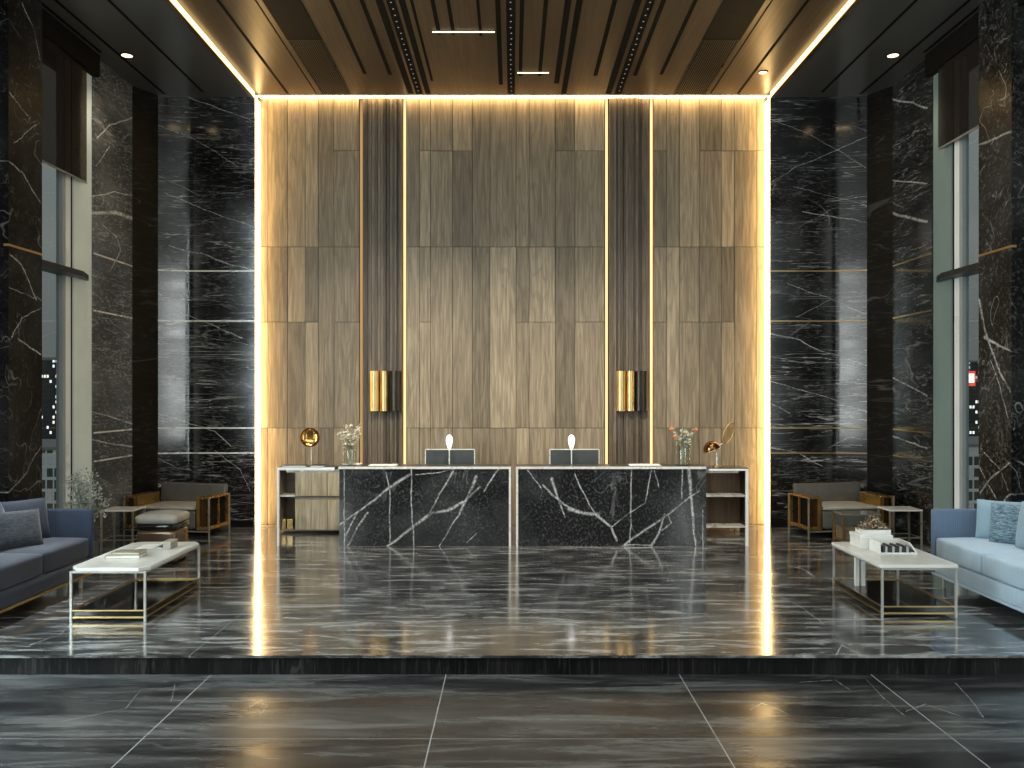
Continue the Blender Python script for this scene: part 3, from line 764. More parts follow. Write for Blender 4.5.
obj('stem', st, STEMM, ft); obj('foliage', lv, PALEL, ft); obj('blossom', bl, plain('cream_blossom', (.6,.55,.42), .7), ft, smooth=True)
t, ft, st, lv, bl = vase(683, 466, 443, 7.2, 'clear glass vase standing on the desk end by the domed lamp', 'bunch of orange blossoms and grey leaves in the glass vase', 6, (670,697), (428,442))
obj('stem', st, STEMM, ft); obj('foliage', lv, GREENL, ft); obj('blossom', bl, plain('orange_blossom', (.75,.19,.06), .7), ft, smooth=True, label='orange blossoms')

# ------------------------------------------------------------------ consoles with lamps, cabinets
xc0 = WX(277,YD); xc1 = xL0-.012
t = thing('console_table', 'slim pale-framed console carrying the dished brass lamp', 'console', ((xc0+xc1)/2, 11.5, 0), 0, 'consoles beside the desks')
zc = WZ(467.5, YD)
bm = NB(); box(bm, xc0, xc1, YD+.012, 11.7, zc-.034, zc, .003, 1); obj('top', bm, M_COUNTER, t)
bm = NB(); box(bm, xc0, xc1, YD, YD+.0115, zc-.036, zc+.001); obj('edge_trim', bm, WHITEM, t, label='white front edge')
bm = NB(); box(bm, xc0, xc0+.026, YD, YD+.026, 0, zc-.035); obj('leg', bm, WHITEM, t)
bm = NB(); box(bm, xc0+.03, xc1, 11.66, 11.68, zc-.10, zc-.035); obj('apron_rail', bm, STEEL, t)
yc0 = xR1+.012; yc1 = WX(748.5,YD)
t = thing('console_table', 'slim white-edged console carrying the domed bronze lamp', 'console', ((yc0+yc1)/2, 11.5, 0), 0, 'consoles beside the desks')
zc2 = WZ(468, YD)
bm = NB(); box(bm, yc0, yc1, YD, 11.7, zc2-.04, zc2-.012, .004, 1); obj('top', bm, WHITEM, t)
bm = NB(); box(bm, yc0, yc1, YD+.005, 11.7, zc2-.0115, zc2, .002, 1); obj('inlay_top', bm, BLACKG, t, label='black glass surface')
bm = NB(); box(bm, yc1-.036, yc1, YD, YD+.03, 0, zc2-.04); obj('leg', bm, WHITEM, t)
bm = NB(); box(bm, yc0, yc1-.04, 11.66, 11.68, zc2-.10, zc2-.04); obj('apron_rail', bm, STEEL, t)
# timber sideboard behind the first console
M_CAB = wood('pale_oak_cabinet', (.50,.42,.29), uv=False, tone=False, grain=.6)
YC = 12.36
a, b, m_ = WX(278.5,YC), -2.20, WX(295,YC)
t = thing('sideboard', 'pale timber sideboard with open shelves behind the console of the dished lamp', 'cabinet', ((a+b)/2, YC+.2, 0))
bm = NB(); box(bm, m_, b, YC+.02, YC+.40, .03, .93); box(bm, a, m_, YC+.38, YC+.40, .03, .93); box(bm, a, a+.02, YC, YC+.38, .03, .93)
box(bm, a, m_, YC, YC+.38, .03, .05); box(bm, a, m_, YC, YC+.38, .91, .93); obj('carcass', bm, plain('taupe_carcass', (.22,.19,.145), .45, 0, .1), t)
zs1, zs0 = WZ(496,YC), WZ(500,YC)
n = 4
for i in range(n):
    x0, x1 = m_+(b-m_)*i/n, m_+(b-m_)*(i+1)/n
    bm = NB(); box(bm, x0+.003, x1-.003, YC, YC+.02, zs1, .925, .002, 1); obj('drawer_front', bm, M_CAB, t)
    bm = NB(); box(bm, x0+.003, x1-.003, YC, YC+.02, .05, zs0, .002, 1); obj('door', bm, M_CAB, t)
bm = NB(); box(bm, a+.02, m_, YC, YC+.38, zs1-.01, zs1+.01); obj('shelf', bm, STEEL, t)
for i, (p0, p1) in enumerate(((282,286.5), (287.5,293.5))):
    x0, x1 = WX(p0, YC+.1), WX(p1, YC+.1)
    bm = NB(); box(bm, x0, x1, YC+.06, YC+.2, .05, .19, .006, 2)
    o = obj('gold_box', bm, GOLDS)
    tag(o, ('narrower' if i == 0 else 'wider')+' of two small gold boxes on the sideboard bottom shelf', 'box', 'gold boxes on the sideboard')
a, b = 2.55, WX(746.5, YC)
t = thing('shelf_unit', 'dark ribbed timber shelf unit behind the console of the domed lamp', 'shelf', ((a+b)/2, YC+.2, 0))
zb = WZ(527,YC)
bm = NB(); box(bm, a, b, YC+.30, YC+.33, zb, .93); 
x = a+.02
while x < b-.03: box(bm, x, x+.018, YC+.288, YC+.30, zb+.02, .91); x += .036
obj('back_panel', bm, wood('ribbed_walnut', (.15,.095,.055), uv=False, tone=False), t)
for x in (a, b-.02):
    bm = NB(); box(bm, x, x+.02, YC, YC+.30, 0, .93); obj('side_panel', bm, DARKM, t)
for z0, z1 in ((zb-.01, zb+.012), (WZ(496,YC)-.012, WZ(496,YC)+.012), (.91,.93)):
    bm = NB(); box(bm, a+.02, b-.02, YC, YC+.30, z0, z1); obj('shelf', bm, STEEL, t)

# dished brass lamp
Y = 11.55; x = WX(310, Y); zc_ = WZ(437.5, Y)
t = thing('table_lamp', 'brass lamp with a round dished head on the pale console', 'lamp', (x, Y, zc), 0)
bm = NB(); lathe(bm, [(0,zc),(.07,zc),(.07,zc+.012),(.012,zc+.018)], x, Y); obj('base', bm, GOLDS, t, smooth=True)
bm = NB(); tube(bm, [(x+.012,Y+.02,zc+.015),(x+.012,Y+.02,zc_-.10)], .006); obj('stem', bm, STEEL, t, smooth=True)
R = Matrix.Translation((x, Y, zc_)) @ Matrix.Rotation(math.radians(82), 4, 'X') @ Matrix.Rotation(math.radians(12), 4, 'Y')
bm = NB(); rr = .128
prof = [(rr*math.sin(q), -.05*math.cos(q)+.0) for q in [i*math.pi/2/8 for i in range(9)]]
lathe(bm, prof+[(rr*1.0, .012), (rr*.95, .004)]+[(rr*.94*math.sin(q), -.04*math.cos(q)) for q in [i*math.pi/2/8 for i in range(8, -1, -1)]], 0, 0, 36, R)
obj('dish_head', bm, plain('deep_gold_dish', (.55,.30,.09), .16, 1.0, .1, 3), t, smooth=True)
# domed lamp with leaf-shaped ring
Y = 11.55; x = WX(717, Y); zt = WZ(447, Y)
t = thing('table_lamp', 'bronze half-dome lamp with a tilted oval ring on the white-edged console', 'lamp', (x, Y, zc2), 0)
bm = NB(); lathe(bm, [(0,zc2),(.06,zc2),(.06,zc2+.012),(.014,zc2+.018)], x, Y); obj('base', bm, GOLDS, t, smooth=True)
bm = NB(); tube(bm, [(x,Y,zc2+.015),(x,Y,zt)], .014); tube(bm, [(x-.01,Y,zt-.01),(x+.07,Y,zt+.05)], .007); obj('stem', bm, STEEL, t, smooth=True)
cxd, czd = WX(712,Y), WZ(450,Y)
R = Matrix.Translation((cxd, Y, czd)) @ Matrix.Rotation(math.radians(-20), 4, 'Y')
bm = NB(); rr = .115
lathe(bm, [(rr*math.cos(q), rr*1.05*math.sin(q)) for q in [i*math.pi/2/8 for i in range(9)]][::-1]+[(rr*.94*math.cos(q), rr*.98*math.sin(q)) for q in [i*math.pi/2/8 for i in range(9)]], 0, 0, 30, R)
obj('dome_shade', bm, plain('dark_bronze_dome', (.20,.11,.045), .15, 1.0, .1), t, smooth=True)
ring = [R @ Vector((rr*math.cos(q), rr*math.sin(q), 0)) for q in [2*math.pi*i/32 for i in range(33)]]
bm = NB(); tube(bm, ring, .005, 6, False); obj('shade_rim', bm, GOLD, t, smooth=True)
cxr, czr = WX(728.5,Y), WZ(433,Y)
R2 = Matrix.Translation((cxr, Y, czr)) @ Matrix.Rotation(math.radians(22), 4, 'Y') @ Matrix.Rotation(math.radians(24), 4, 'Z')
bm = NB(); tube(bm, [R2 @ Vector((.075*math.cos(q), 0, .15*math.sin(q))) for q in [2*math.pi*i/36 for i in range(37)]], .007, 6, False); obj('oval_ring', bm, GOLD, t, smooth=True)
bm = NB(); vs = [bm.verts.new(R2 @ Vector((.070*math.cos(q), dy, .145*math.sin(q)))) for dy in (.002,) for q in [2*math.pi*i/36 for i in range(36)]]
vs2 = [bm.verts.new(R2 @ Vector((.070*math.cos(q), -.002, .145*math.sin(q)))) for q in [2*math.pi*i/36 for i in range(36)]]
bm.faces.new(vs); bm.faces.new(vs2[::-1])
for i in range(36): bm.faces.new((vs[i], vs2[i], vs2[(i+1) % 36], vs[(i+1) % 36]))
obj('oval_pane', bm, glass('amber_pane', (.95,.90,.80), .3, 0), t, label='clear amber oval pane')

# papers and folders on consoles and desks
FOLD = plain('dark_folder', (.03,.032,.035), .4, 0, .1)
def flat(name, px0, px1, Y0, Y1, z, h, m, label, cat, Yr=11.4, bev=.003):
    bm = NB(); box(bm, WX(px0,Yr), WX(px1,Yr), Y0, Y1, z+.0005, z+h, bev, 1)
    return tag(obj(name, bm, m), label, cat)
def folder(px0, px1, Y0, Y1, z, h, label):
    Yr = 11.45; x0, x1 = WX(px0,Yr), WX(px1,Yr)
    t = thing('folder', label, 'folder', ((x0+x1)/2, (Y0+Y1)/2, z))
    bm = NB(); box(bm, x0, x1, Y0, Y1, z+.0005, z+.004); box(bm, x0, x1, Y0, Y1, z+h-.004, z+h); box(bm, x0, x0+.004, Y0, Y1, z+.004, z+h-.004); obj('cover', bm, FOLD, t)
    bm = NB(); box(bm, x0+.005, x1-.006, Y0+.004, Y1-.004, z+.0045, z+h-.0045); obj('pages', bm, PAPER, t)
folder(284, 308, 11.34, 11.46, zc, .026, 'dark flat folder on the console end in front of the dished lamp')
folder(312, 326, 11.34, 11.60, zc, .024, 'smaller dark folder lying between the dished lamp and the desk')
flat('paper_stack', 340, 358, 11.56, 11.68, ZD, .018, PAPER, 'pale paper stack beside the vase of pale stems', 'paper')
flat('paper_stack', 368, 396, 11.40, 11.62, ZD, .010, PAPER, 'pale paper sheets on the desk below the sconce near pale stems', 'paper')
flat('paper_stack', 630, 661, 11.40, 11.62, ZD, .012, PAPER, 'pale paper sheets on the desk near the orange blossoms', 'paper')

# ------------------------------------------------------------------ sofas
def sofa(s, fab, ribf, trim_m, label, names):
    """seat faces the middle of the room; s = side"""
    xf, xb = 4.38, 5.26; y0, y1 = 7.08, 9.02
    t = thing('sofa', label, 'sofa', (s*4.8, 8.05, 0), 0, 'lounge sofas')
    bm = NB(); box(bm, s*(xf+.015), s*xb, y0+.02, y1-.02, .145, .30, .012, 2); obj('base', bm, fab, t, smooth=True)
    bm = NB(); box(bm, s*(xf+.010), s*(xb-.02), y0+.01, y1-.01, .118, .145); obj('plinth_trim', bm, trim_m, t)
    for ya in (y0, y1-.075):
        bm = NB(); box(bm, s*xf, s*xb, ya, ya+.075, .14, .80, .022, 3); obj('arm', bm, ribf, t, smooth=True)
    bm = NB(); box(bm, s*(xb-.17), s*xb, y0+.075, y1-.075, .30, .80, .03, 3); obj('backrest', bm, fab, t, smooth=True)
    ym = 8.07
    for a, b in ((y0+.078, ym-.003), (ym+.003, y1-.078)):
        bm = NB(); puff(bm, s*(xf+.012), s*(xb-.172), a, b, .303, .515, .035, .022); obj('seat_cushion', bm, fab, t, smooth=True)
    for x in (xf+.08, xb-.10):
        for y in (y0+.12, y1-.14):
            bm = NB(); box(bm, s*x-.014, s*x+.014, y-.014, y+.014, 0, .118); obj('leg', bm, STEEL, t)
    return t
NAVY = fabric('navy_upholstery', (.036,.044,.062)); NAVYR = fabric('navy_ribbed_upholstery', (.034,.048,.078), 260, 0)
SKY = fabric('pale_blue_upholstery', (.41,.53,.63), 150, 1); SKYR = fabric('slate_blue_ribbed_upholstery', (.14,.20,.29), 260, 0)
sofa(-1, NAVY, NAVYR, GOLDS, 'long navy sofa with brass base line, beside the potted bush', None)
sofa(1, SKY, SKYR, SKY, 'long pale blue sofa under the window with the red city sign', None)
def cushion(s, x, y, z, w, h, th, m, label, lean=14, yaw=0, group=None):
    bm = NB()
    # local: width along y, thickness along x
    R = Matrix.Translation((0, 0, 0)) @ Matrix.Rotation(math.radians(90*s+yaw), 4, 'Z') @ Matrix.Rotation(math.radians(lean), 4, 'X')
    pillow(bm, w, h, th, R)
    mn = min(v.co.z for v in bm.verts)
    bmesh.ops.translate(bm, verts=bm.verts, vec=(s*x, y, z-mn))
    return tag(obj('cushion', bm, m, smooth=True), label, 'cushion', group)
def tex_cushion(name, a, b):
    M = Mat(name); tc = M.n('TexCoord').outputs['Object']
    S = M.n('Mapping', {'Vector': tc, 'Scale': (1, 14, 70)}).outputs[0]
    f = M.noise(S, 1.6, 4, .7, 1.5).outputs[0]
    M.bsdf({'Base Color': M.mix(M.rng(f, .42, .58), a, b), 'Roughness': .85, 'Sheen Weight': .3, 'Normal': M.bump(f, .5, .01)}); return M.m
cushion(-1, 4.90, 8.64, .525, .50, .42, .15, NAVY, 'plain navy back cushion beside the sofa arm nearer the bush', 12, -28)
cushion(-1, 4.93, 8.10, .525, .52, .44, .15, fabric('navy_blue_cushion', (.045,.065,.11)), 'plain navy back cushion behind the dark crinkled one', 12)
cushion(-1, 4.76, 8.28, .53, .42, .36, .14, tex_cushion('crinkled_black_blue', (.008,.010,.013), (.034,.043,.058)), 'dark crinkled scatter cushion on the navy sofa', 18, -40)
cushion(1, 4.92, 8.70, .525, .42, .40, .15, fabric('light_blue_cushion', (.28,.40,.48)), 'smooth light blue cushion against the pale sofa arm', 10, 48)
cushion(1, 4.93, 8.42, .53, .46, .40, .15, tex_cushion('grey_blue_streaked', (.05,.09,.12), (.22,.33,.40)), 'streaked grey-blue cushion in front on the pale blue sofa', 14, 50)
cushion(1, 4.93, 8.06, .525, .5, .45, .15, fabric('sky_blue_cushion', (.30,.39,.46)), 'pale blue cushion beside the streaked one, at the frame edge', 10, 10)

# ------------------------------------------------------------------ coffee tables
def coffee(x0, x1, y0, y1, label, fm, posts=False):
    t = thing('coffee_table', label, 'coffee table', ((x0+x1)/2, (y0+y1)/2, 0), 0, 'coffee tables')
    h = .475; c = .07 if not posts else .012
    o = [(x0+c, y0), (x1-c, y0), (x1, y0+c*1.3), (x1, y1-c), (x1-c, y1), (x0+c, y1), (x0, y1-c), (x0, y0+c*1.3)]
    bm = NB(); prism(bm, o, h-.032, h)
    bmesh.ops.bevel(bm, geom=[e for e in bm.edges if abs(e.verts[0].co.z-e.verts[1].co.z) < 1e-6], offset=.004, segments=2, affect='EDGES')
    obj('top', bm, STONEW, t)
    r = .0095
    for lx in (x0+.02, x1-.02):
        for ly in (y0+.02, y1-.02):
            bm = NB(); box(bm, lx-r, lx+r, ly-r, ly+r, 0, h-.032); obj('leg', bm, fm, t)
    for nm, z0, z1 in (('upper_rail', h-.050, h-.033), ('shelf_rail', .03, .045), ('shelf_rail', .092, .102)):
        bm = NB(); a, b, cc, d = x0+.014, x1-.014, y0+.014, y1-.014
        q = .012
        for e in ((a+.018, b-.018, cc, cc+q), (a+.018, b-.018, d-q, d), (a, a+q, cc+.018, d-.018), (b-q, b, cc+.018, d-.018)): box(bm, *e, z0, z1)
        obj(nm, bm, (GOLDS if nm == 'shelf_rail' else fm), t)
    bm = NB(); box(bm, x0+.034, x1-.034, y0+.034, y1-.034, .046, .091); obj('shelf', bm, BLACKG, t, label='black glass lower shelf')
    if posts:
        for px in (x0+.14, x0+.20):
            bm = NB(); box(bm, px-.018, px+.018, y1-.33, y1-.29, .091, h-.032); obj('post', bm, WHITEM, t)
    return t
coffee(-3.90, -3.21, 7.54, 8.88, 'white-topped coffee table with brass-lined black shelf, before the navy sofa', LEGM)
coffee(3.29, 3.99, 7.68, 8.88, 'white-topped coffee table with black shelf, before the pale blue sofa', LEGM, True)
ZT = .475
def book(name, cx, cy, w, d, z, h, rot, cov, label, cat='book', group=None):
    t = thing(name, label, cat, (cx, cy, z), rot, group)
    bm = NB(); box(bm, -w/2, w/2, -d/2, d/2, .0005, .004); box(bm, -w/2, w/2, -d/2, d/2, h-.004, h); box(bm, -w/2, -w/2+.004, -d/2, d/2, .004, h-.004)
    obj('cover', bm, cov, t, world=False)
    bm = NB(); box(bm, -w/2+.005, w/2-.006, -d/2+.006, d/2-.006, .0045, h-.0045); obj('pages', bm, PAPER, t, world=False)
    return t
book('book', -3.62, 8.06, .31, .20, ZT, .030, .06, BEIGEC, 'beige book, lower of the two stacked on the table before the navy sofa')
book('book', -3.60, 8.08, .26, .16, ZT+.0305, .020, -.04, plain('olive_cover', (.30,.27,.19), .5), 'smaller olive book, topmost of the two on the table before the navy sofa')
# open white brochure with a curled leaf and a small box
t = thing('brochure', 'open white brochure lying behind the stacked books', 'magazine', (-3.55, 8.55, ZT), .05)
bm = NB()
def leaf_strip(bm, pts, d0, d1, th=.004):
    for (xa, za), (xb, zb) in zip(pts, pts[1:]):
        vs = [bm.verts.new(c) for c in ((xa,d0,za),(xb,d0,zb),(xb,d1,zb),(xa,d1,za),(xa,d0,za+th),(xb,d0,zb+th),(xb,d1,zb+th),(xa,d1,za+th))]
        for f in ((0,3,2,1),(4,5,6,7),(0,1,5,4),(2,3,7,6),(1,2,6,5),(0,4,7,3)): bm.faces.new([vs[i] for i in f])
leaf_strip(bm, [(-.16,.001),(-.12,.006),(-.06,.012),(0,.004)], -.12, .12); leaf_strip(bm, [(0,.004),(.04,.012),(.08,.010),(.11,.001)], -.12, .12)
obj('pages', bm, PAPER, t, world=False)
bm = NB(); leaf_strip(bm, [(.02,.014),(.06,.030),(.09,.044),(.11,.050)], -.10, .12, .002); obj('curled_leaf', bm, PAPER, t, world=False)
bm = NB(); box(bm, -3.435, -3.355, 8.44, 8.62, ZT+.0005, ZT+.062, .005, 2)
o = obj('body', bm, plain('taupe_box', (.33,.31,.26), .5))
tt = thing('trinket_box', 'small taupe box at the end of the white brochure', 'box', (-3.395, 8.53, ZT)); o.name = 'box_body'; o.parent = tt; o.location = -Vector(tt.location)
bm = NB(); box(bm, -3.44, -3.35, 8.435, 8.625, ZT+.062, ZT+.075, .004, 2); obj('lid', bm, BEIGEC, tt)

# right table: white box, planter with dried heads, magazine rack with booklets
t = thing('storage_box', 'white lidded box on the table before the pale blue sofa', 'box', (3.58, 8.58, ZT))
bm = NB(); box(bm, 3.42, 3.74, 8.46, 8.72, ZT+.0005, ZT+.10, .006, 2); obj('body', bm, WHITEM, t)
bm = NB(); box(bm, 3.415, 3.745, 8.455, 8.725, ZT+.101, ZT+.135, .006, 2); obj('lid', bm, WHITEM, t)
zp = ZT+.135
t = thing('planter', 'low white planter standing on the white lidded box', 'planter', (3.60, 8.59, zp))
bm = NB()
for e in ((3.46,3.74,8.50,8.515), (3.46,3.74,8.665,8.68), (3.46,3.475,8.515,8.665), (3.725,3.74,8.515,8.665)): box(bm, *e, zp+.0005, zp+.045)
box(bm, 3.475, 3.725, 8.515, 8.665, zp+.0005, zp+.015); obj('trough', bm, WHITEM, t)
ft = thing('dried_flowers', 'brown and cream dried flower heads heaped in the white planter', 'flowers', (3.60, 8.59, zp+.016))
rnd = random.Random(3)
for nm, m, cnt in (('flower_head', plain('brown_dried_petal', (.20,.125,.07), .8, 0, .4, 40), 260), ('petal', plain('cream_dried_petal', (.55,.46,.34), .8, 0, .3, 40), 150)):
    bm = NB()
    for i in range(cnt):
        u = rnd.uniform(-1,1); v = rnd.uniform(-1,1); hh = max(0, 1-u*u*.8)*max(0,1-v*v*.6)
        p = Vector((3.60+u*.135, 8.59+v*.062, zp+.02+rnd.uniform(.25,1)*.150*hh))
        d = Vector((rnd.uniform(-1,1), rnd.uniform(-1,1), rnd.uniform(-.2,1))).normalized(); e = d.orthogonal().normalized(); n_ = d.cross(e); L = rnd.uniform(.018,.034)
        a, b, c2, dd = p, p+d*L*.5+e*L*.35+n_*L*.1, p+d*L, p+d*L*.5-e*L*.35+n_*L*.1
        vs = [bm.verts.new(q) for q in (a, b, c2, dd)]; bm.faces.new(vs)
    if nm == 'flower_head':
        for i in range(9): bmesh.ops.create_icosphere(bm, subdivisions=2, radius=.030, matrix=Matrix.Translation((3.60+rnd.uniform(-.085,.085), 8.59+rnd.uniform(-.035,.035), zp+rnd.uniform(.05,.10))))
    obj(nm, bm, m, ft)
t = thing('magazine_rack', 'white open-front rack of booklets in front of the white lidded box', 'rack', (3.66, 8.30, ZT))
bm = NB(); x0, x1, y0, y1 = 3.50, 3.86, 8.20, 8.44
box(bm, x0, x1, y0, y1, ZT+.0005, ZT+.012)
box(bm, x0, x0+.012, y0, y1, ZT+.012, ZT+.11); box(bm, x0+.012, x1-.06, y1-.012, y1, ZT+.012, ZT+.11)
vs0 = [(x1-.07, ZT+.11), (x1, ZT+.012), (x1-.012, ZT+.012), (x1-.085, ZT+.11)]
A = [bm.verts.new((x, y0, z)) for x, z in vs0]; B = [bm.verts.new((x, y1, z)) for x, z in vs0]
bm.faces.new(A); bm.faces.new(B[::-1])
for i in range(4): bm.faces.new((A[i], A[(i+1)%4], B[(i+1)%4], B[i]))
obj('tray', bm, WHITEM, t)
bm = NB(); box(bm, x0+.013, x1-.08, y0+.10, y0+.106, ZT+.06, ZT+.066); obj('divider_bar', bm, STEEL, t)
cb = plain('black_booklet', (.02,.02,.022), .5); cw = plain('grey_booklet', (.4,.4,.4), .5)
x = 3.545; i = 0
src = {}
while x < 3.80:
    dk_ = i % 3 != 1
    h = .066-.010*((i*7) % 3)
    t = thing('booklet', ('black' if dk_ else 'light grey')+' booklet standing upright among others in the white rack', 'booklet', (x, 8.29, ZT+.012), 0, ('black' if dk_ else 'light grey')+' booklets in the white rack')
    bm = NB(); box(bm, -.010, -.008, -.085, .085, .0005, h); box(bm, .008, .010, -.085, .085, .0005, h); box(bm, -.008, .008, -.085, -.083, .0005, h); obj('cover', bm, cb if dk_ else cw, t, world=False)
    bm = NB(); box(bm, -.0078, .0078, -.0828, .083, .001, h-.003); obj('pages', bm, PAPER, t, world=False)
    x += .0225; i += 1

# ------------------------------------------------------------------ armchairs, stool, side tables, bush
LEATH = plain('grey_leather', (.10,.095,.085), .24, 0, .12, 5, .12, 90)
SEATL = plain('cream_leather', (.36,.34,.29), .32, 0, .08, 5, .1, 90)
AMBER = plain('amber_lacquer', (.55,.33,.10), .28, .9, .1, 4)
BRONZEP = plain('bronze_panel', (.10,.05,.02), .3, .7, .2, 5)
def armchair(x, y, rot, s, label):
    """local: faces -y; s = +1 when its open-framed arm is at local +x"""
    t = thing('armchair', label, 'armchair', (x, y, 0), rot, 'leather armchairs')
    P = lambda n, bm, m, **k: obj(n, bm, m, t, world=False, **k)
    bm = NB(); puff(bm, -.43, .43, -.40, .22, .13, .40, .045, .02); P('seat', bm, LEATH, smooth=True)
    bm = NB(); puff(bm, -.42, .42, -.415, .20, .395, .445, .024, .018); P('seat_pad', bm, SEATL, smooth=True, label='paler leather seat pad')
    # back: leaning shell that wraps the open arm
    bm = NB(); box(bm, -.50, .56, .22, .34, .13, .70, .03, 3)
    for v in bm.verts:
        if v.co.z > .3: v.co.y += (v.co.z-.3)*.18
        e = v.co.x*s
        if e > .25: v.co.y -= (e-.25)**2*1.1
    P('backrest', bm, LEATH, smooth=True)
    for q in (-1, 1):
        # arm: amber box frame, open to the outside, dark glass inside
        xi, xo = q*.44, q*.63
        bm = NB(); th = .026; z0, z1 = .13, .58; ya, yb = -.40, .16
        box(bm, xi, xo, ya, yb, z1-th, z1, .004, 1); box(bm, xi, xo, ya, yb, z0, z0+th*1.6, .004, 1)
        box(bm, xi, xo, yb-th, yb, z0+th, z1-th); box(bm, xi, xi+q*.02, ya, yb, z0+th, z1-th)
        box(bm, xo-q*.022, xo, ya, ya+.022, z0+th, z1-th); box(bm, xo-q*.022, xo, -.13, -.105, z0+th, z1-th)
        box(bm, xi, xi+q*.05, ya, ya+.022, z0+th, z1-th)
        P('arm', bm, AMBER)
        bm = NB(); box(bm, xo-q*.05, xo-q*.042, ya+.03, yb-th, z0+th*1.6, z1-th); P('arm_panel', bm, BLACK, label='black glass arm panel')
        bm = NB(); box(bm, xi+q*.022, xo-q*.052, ya+.03, ya+.04, z0+th*1.6, z1-th); P('arm_panel', bm, BRONZEP, label='bronze front arm panel')
        for yy in (ya-.006, yb+.008):
            bm = NB(); box(bm, xo-q*.004, xo+q*.014, yy-.009, yy+.009, 0, .58); P('leg', bm, NICKEL)
    bm = NB(); box(bm, -.62, .62, -.40, -.385, .10, .118); box(bm, -.62, .62, .16, .175, .10, .118); P('stretcher', bm, NICKEL)
    return t
armchair(-4.72, 12.28, math.radians(-9), 1, 'grey leather armchair with amber box arms behind the round-topped stool')
armchair(4.62, 12.28, math.radians(9), -1, 'grey leather armchair with amber box arms behind the table of booklets')

# stool in front of the first armchair
x, y = WX(163,10.3), 10.30
t = thing('stool', 'bronze block stool with a rounded cream leather top behind the coffee table', 'stool', (x, y, 0))
bm = NB(); box(bm, x-.235, x+.235, y-.22, y+.22, .015, .40, .05, 4); obj('body', bm, plain('brown_bronze_body', (.20,.13,.085), .22, .6, .15, 4), t, smooth=True)
bm = NB(); box(bm, x-.20, x+.20, y-.18, y+.18, 0, .016); obj('foot', bm, BLACK, t)
bm = NB(); box(bm, x-.24, x+.24, y-.225, y+.225, .401, .47, .03, 3); obj('band', bm, BLACKG, t, smooth=True, label='glossy dark band')
bm = NB(); puff(bm, x-.25, x+.25, y-.235, y+.235, .465, .575, .05, .03); obj('cushion_top', bm, SEATL, t, smooth=True, label='cream leather top')

def sidetable(x0, x1, y0, y1, h, fm, tm, label):
    t = thing('side_table', label, 'side table', ((x0+x1)/2, (y0+y1)/2, 0), 0, 'small side tables')
    bm = NB(); box(bm, x0, x1, y0, y1, h-.022, h, .003, 1); obj('top', bm, tm, t)
    for lx in (x0+.012, x1-.012):
        for ly in (y0+.012, y1-.012):
            bm = NB(); box(bm, lx-.011, lx+.011, ly-.011, ly+.011, 0, h-.022); obj('leg', bm, fm, t)
    bm = NB()
    for e in ((x0+.024, x1-.024, y0+.006, y0+.018), (x0+.024, x1-.024, y1-.018, y1-.006), (x0+.006, x0+.018, y0+.024, y1-.024), (x1-.018, x1-.006, y0+.024, y1-.024)): box(bm, *e, .09, .104)
    obj('lower_rail', bm, fm, t)
    return t
sidetable(-5.36, -4.93, 11.18, 11.56, .49, NICKEL, STONEW, 'small pale-framed side table between the potted bush and the armchair')
sidetable(4.98, 5.42, 11.36, 11.74, .47, NICKEL, STONEW, 'small metal-framed side table beside the armchair behind the booklets')
t = sidetable(4.26, 4.76, 11.10, 11.45, .45, GOLDS, plain('grey_glass_top', (.16,.15,.13), .1), 'small brass-framed table directly before the armchair, behind the dried flowers')
bm = NB(); box(bm, 4.29, 4.73, 11.13, 11.42, .105, .26, .004, 1); obj('lower_box', bm, plain('bronze_box', (.30,.22,.13), .3, .5), t, label='bronze lower box')

# potted bush behind the navy sofa
bx, by = -4.92, 9.86
t = thing('potted_bush', 'leafy grey-green bush in a pot between the navy sofa and the window', 'plant', (bx, by, 0))
bm = NB(); lathe(bm, [(0,0),(.13,0),(.17,.30),(.175,.32),(.155,.32),(.15,.28),(0,.28)], bx, by); obj('pot', bm, plain('grey_pot', (.10,.10,.10), .5), t, smooth=True)
rnd = random.Random(11); st = NB(); lv = NB(); 
for i in range(26):
    a = rnd.uniform(0, 2*math.pi); sp = rnd.uniform(.05,.27); zt = rnd.uniform(.72,1.16)-sp*.35
    tip = Vector((bx+math.cos(a)*sp, by+math.sin(a)*sp, zt)); root = Vector((bx+math.cos(a)*.03, by+math.sin(a)*.03, .28)); mid = root.lerp(tip,.5)+Vector((-math.cos(a)*.04, -math.sin(a)*.04, .05))
    tube(st, [root, mid, tip], [.008,.005,.002], 5)
    for q in range(46):
        u = rnd.random()**.7; p = mid.lerp(tip, u)+Vector((rnd.gauss(0,.035), rnd.gauss(0,.035), rnd.gauss(0,.03)))
        d = Vector((rnd.uniform(-1,1), rnd.uniform(-1,1), rnd.uniform(-.5,1))).normalized(); e = d.orthogonal().normalized(); n_ = d.cross(e); L = rnd.uniform(.022,.042)
        vs = [lv.verts.new(c) for c in (p, p+d*L*.5+e*L*.3+n_*L*.08, p+d*L, p+d*L*.5-e*L*.3+n_*L*.08)]; lv.faces.new(vs)
obj('stem', st, STEMM, t); obj('foliage', lv, plain('grey_green_bush_leaf', (.36,.40,.35), .4, 0, .45, 14), t)

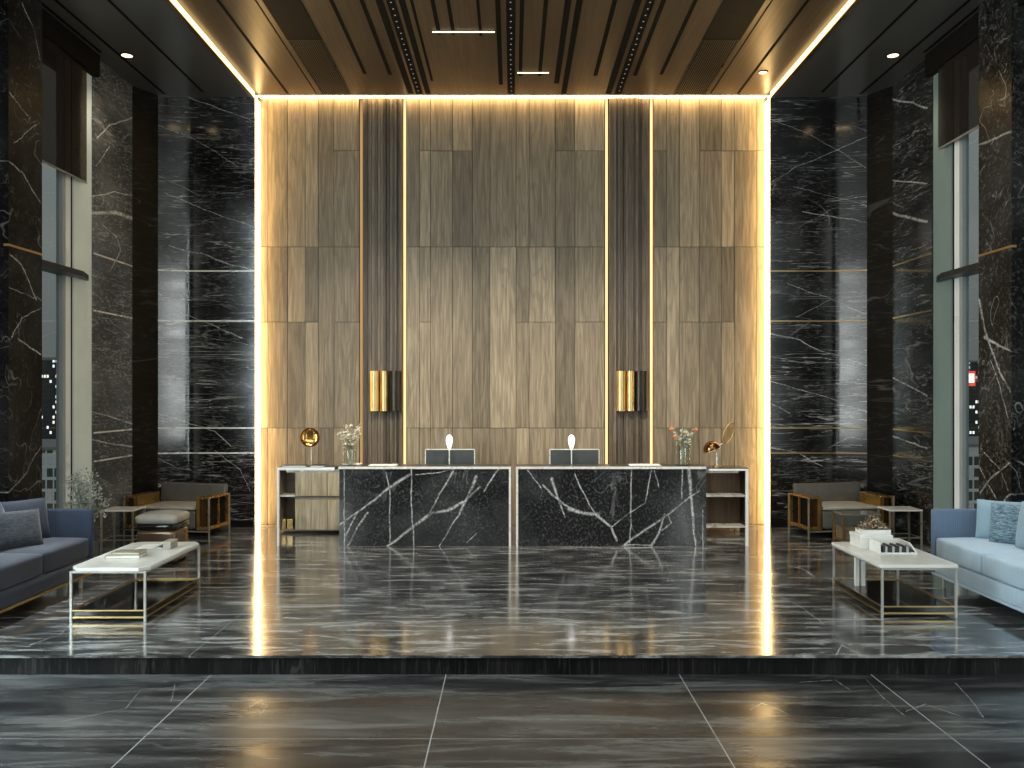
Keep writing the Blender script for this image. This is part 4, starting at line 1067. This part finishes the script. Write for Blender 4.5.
# ------------------------------------------------------------------ light
def area(name, loc, rot, sx, sy, power, col):
    l = bpy.data.lights.new(name, 'AREA'); l.shape = 'RECTANGLE'; l.size = sx; l.size_y = sy; l.energy = power; l.color = col
    o = bpy.data.objects.new(name, l); C.objects.link(o); o.location = loc; o.rotation_euler = rot; return o
def spot(name, loc, target, power, col, ang=60, blend=.8, r=.06):
    l = bpy.data.lights.new(name, 'SPOT'); l.energy = power; l.color = col; l.spot_size = math.radians(ang); l.spot_blend = blend; l.shadow_soft_size = r
    o = bpy.data.objects.new(name, l); C.objects.link(o); o.location = loc
    o.rotation_euler = (Vector(target)-Vector(loc)).to_track_quat('-Z', 'Y').to_euler(); return o
H = math.pi/2
for sx in (-1, 1): area('wall_streak_fill', (sx*5.15, -2.9, 3.3), (H, 0, 0), 0.5, 5.4, 44, (.90,.97,.95))  # added lamps behind the camera for the wall streaks and frontal fill
area('ceiling_fill', (0, 3.2, 6.3), (math.radians(25), 0, 0), 7, 3, 230, (1.0,.95,.88))  # added soft fill without a fixture, lifts the overall brightness
area('window_daylight_west', (-5.74, 4.95, 3.2), (0, -H, 0), 5.6, 3.1, 800, (.86,.95,.98))
area('window_daylight_east', (5.74, 4.95, 3.2), (0, H, 0), 5.6, 3.1, 220, (.86,.95,.98))
for x in (-1.40, -.02, 1.585):
    spot('track_spot', (x, 8.6, ZC-.05), (x*1.35, 13.1, .9), 900, (1.0,.93,.80), 56, 1.0, .12)
    spot('track_spot', (x*1.9, 9.2, ZC-.05), (x*2.2, 11.2, .6), 200, (1.0,.93,.82), 60, 1.0, .10)
for sx, pw in ((-1, 1700), (1, 420)): spot('seat_fill_spot', (sx*5.0, 8.1, ZS-.05), (sx*4.95, 8.1, .5), pw, (.90,.96,1.0), 26, .9, .06)  # added spots without fittings, brighten the sofa seats
for x, y in DL:
    spot('downlight_beam', (x, y, ZS-.03), (x, y+.05, 0), 45, (1.0,.84,.62), 95, .9, .05)
W = bpy.data.worlds.new('dusk'); bpy.context.scene.world = W; W.use_nodes = True
nt = W.node_tree; bg = nt.nodes['Background']
tc = nt.nodes.new('ShaderNodeTexCoord'); sp = nt.nodes.new('ShaderNodeSeparateXYZ'); nt.links.new(tc.outputs['Generated'], sp.inputs[0])
cr = nt.nodes.new('ShaderNodeValToRGB'); nt.links.new(sp.outputs[2], cr.inputs[0])
cr.color_ramp.elements[0].position = 0.0; cr.color_ramp.elements[0].color = (.12,.124,.12,1)
cr.color_ramp.elements[1].position = .35; cr.color_ramp.elements[1].color = (.23,.245,.24,1)
nt.links.new(cr.outputs[0], bg.inputs[0]); bg.inputs[1].default_value = 1.0

# ------------------------------------------------------------------ camera
cam = bpy.data.cameras.new('camera'); co = bpy.data.objects.new('camera', cam); C.objects.link(co)
co.location = (0, 0, EYE); co.rotation_euler = (H, 0, 0)
cam.sensor_width = 36; cam.lens = 36*F/1024; cam.shift_x = -.5/1024; cam.shift_y = 10/1024; cam.clip_end = 300
sc = bpy.context.scene; sc.camera = co
sc.view_settings.view_transform = 'Standard'; sc.view_settings.look = 'None'; sc.view_settings.exposure = .4; sc.view_settings.gamma = 1
sc.view_settings.use_curve_mapping = False
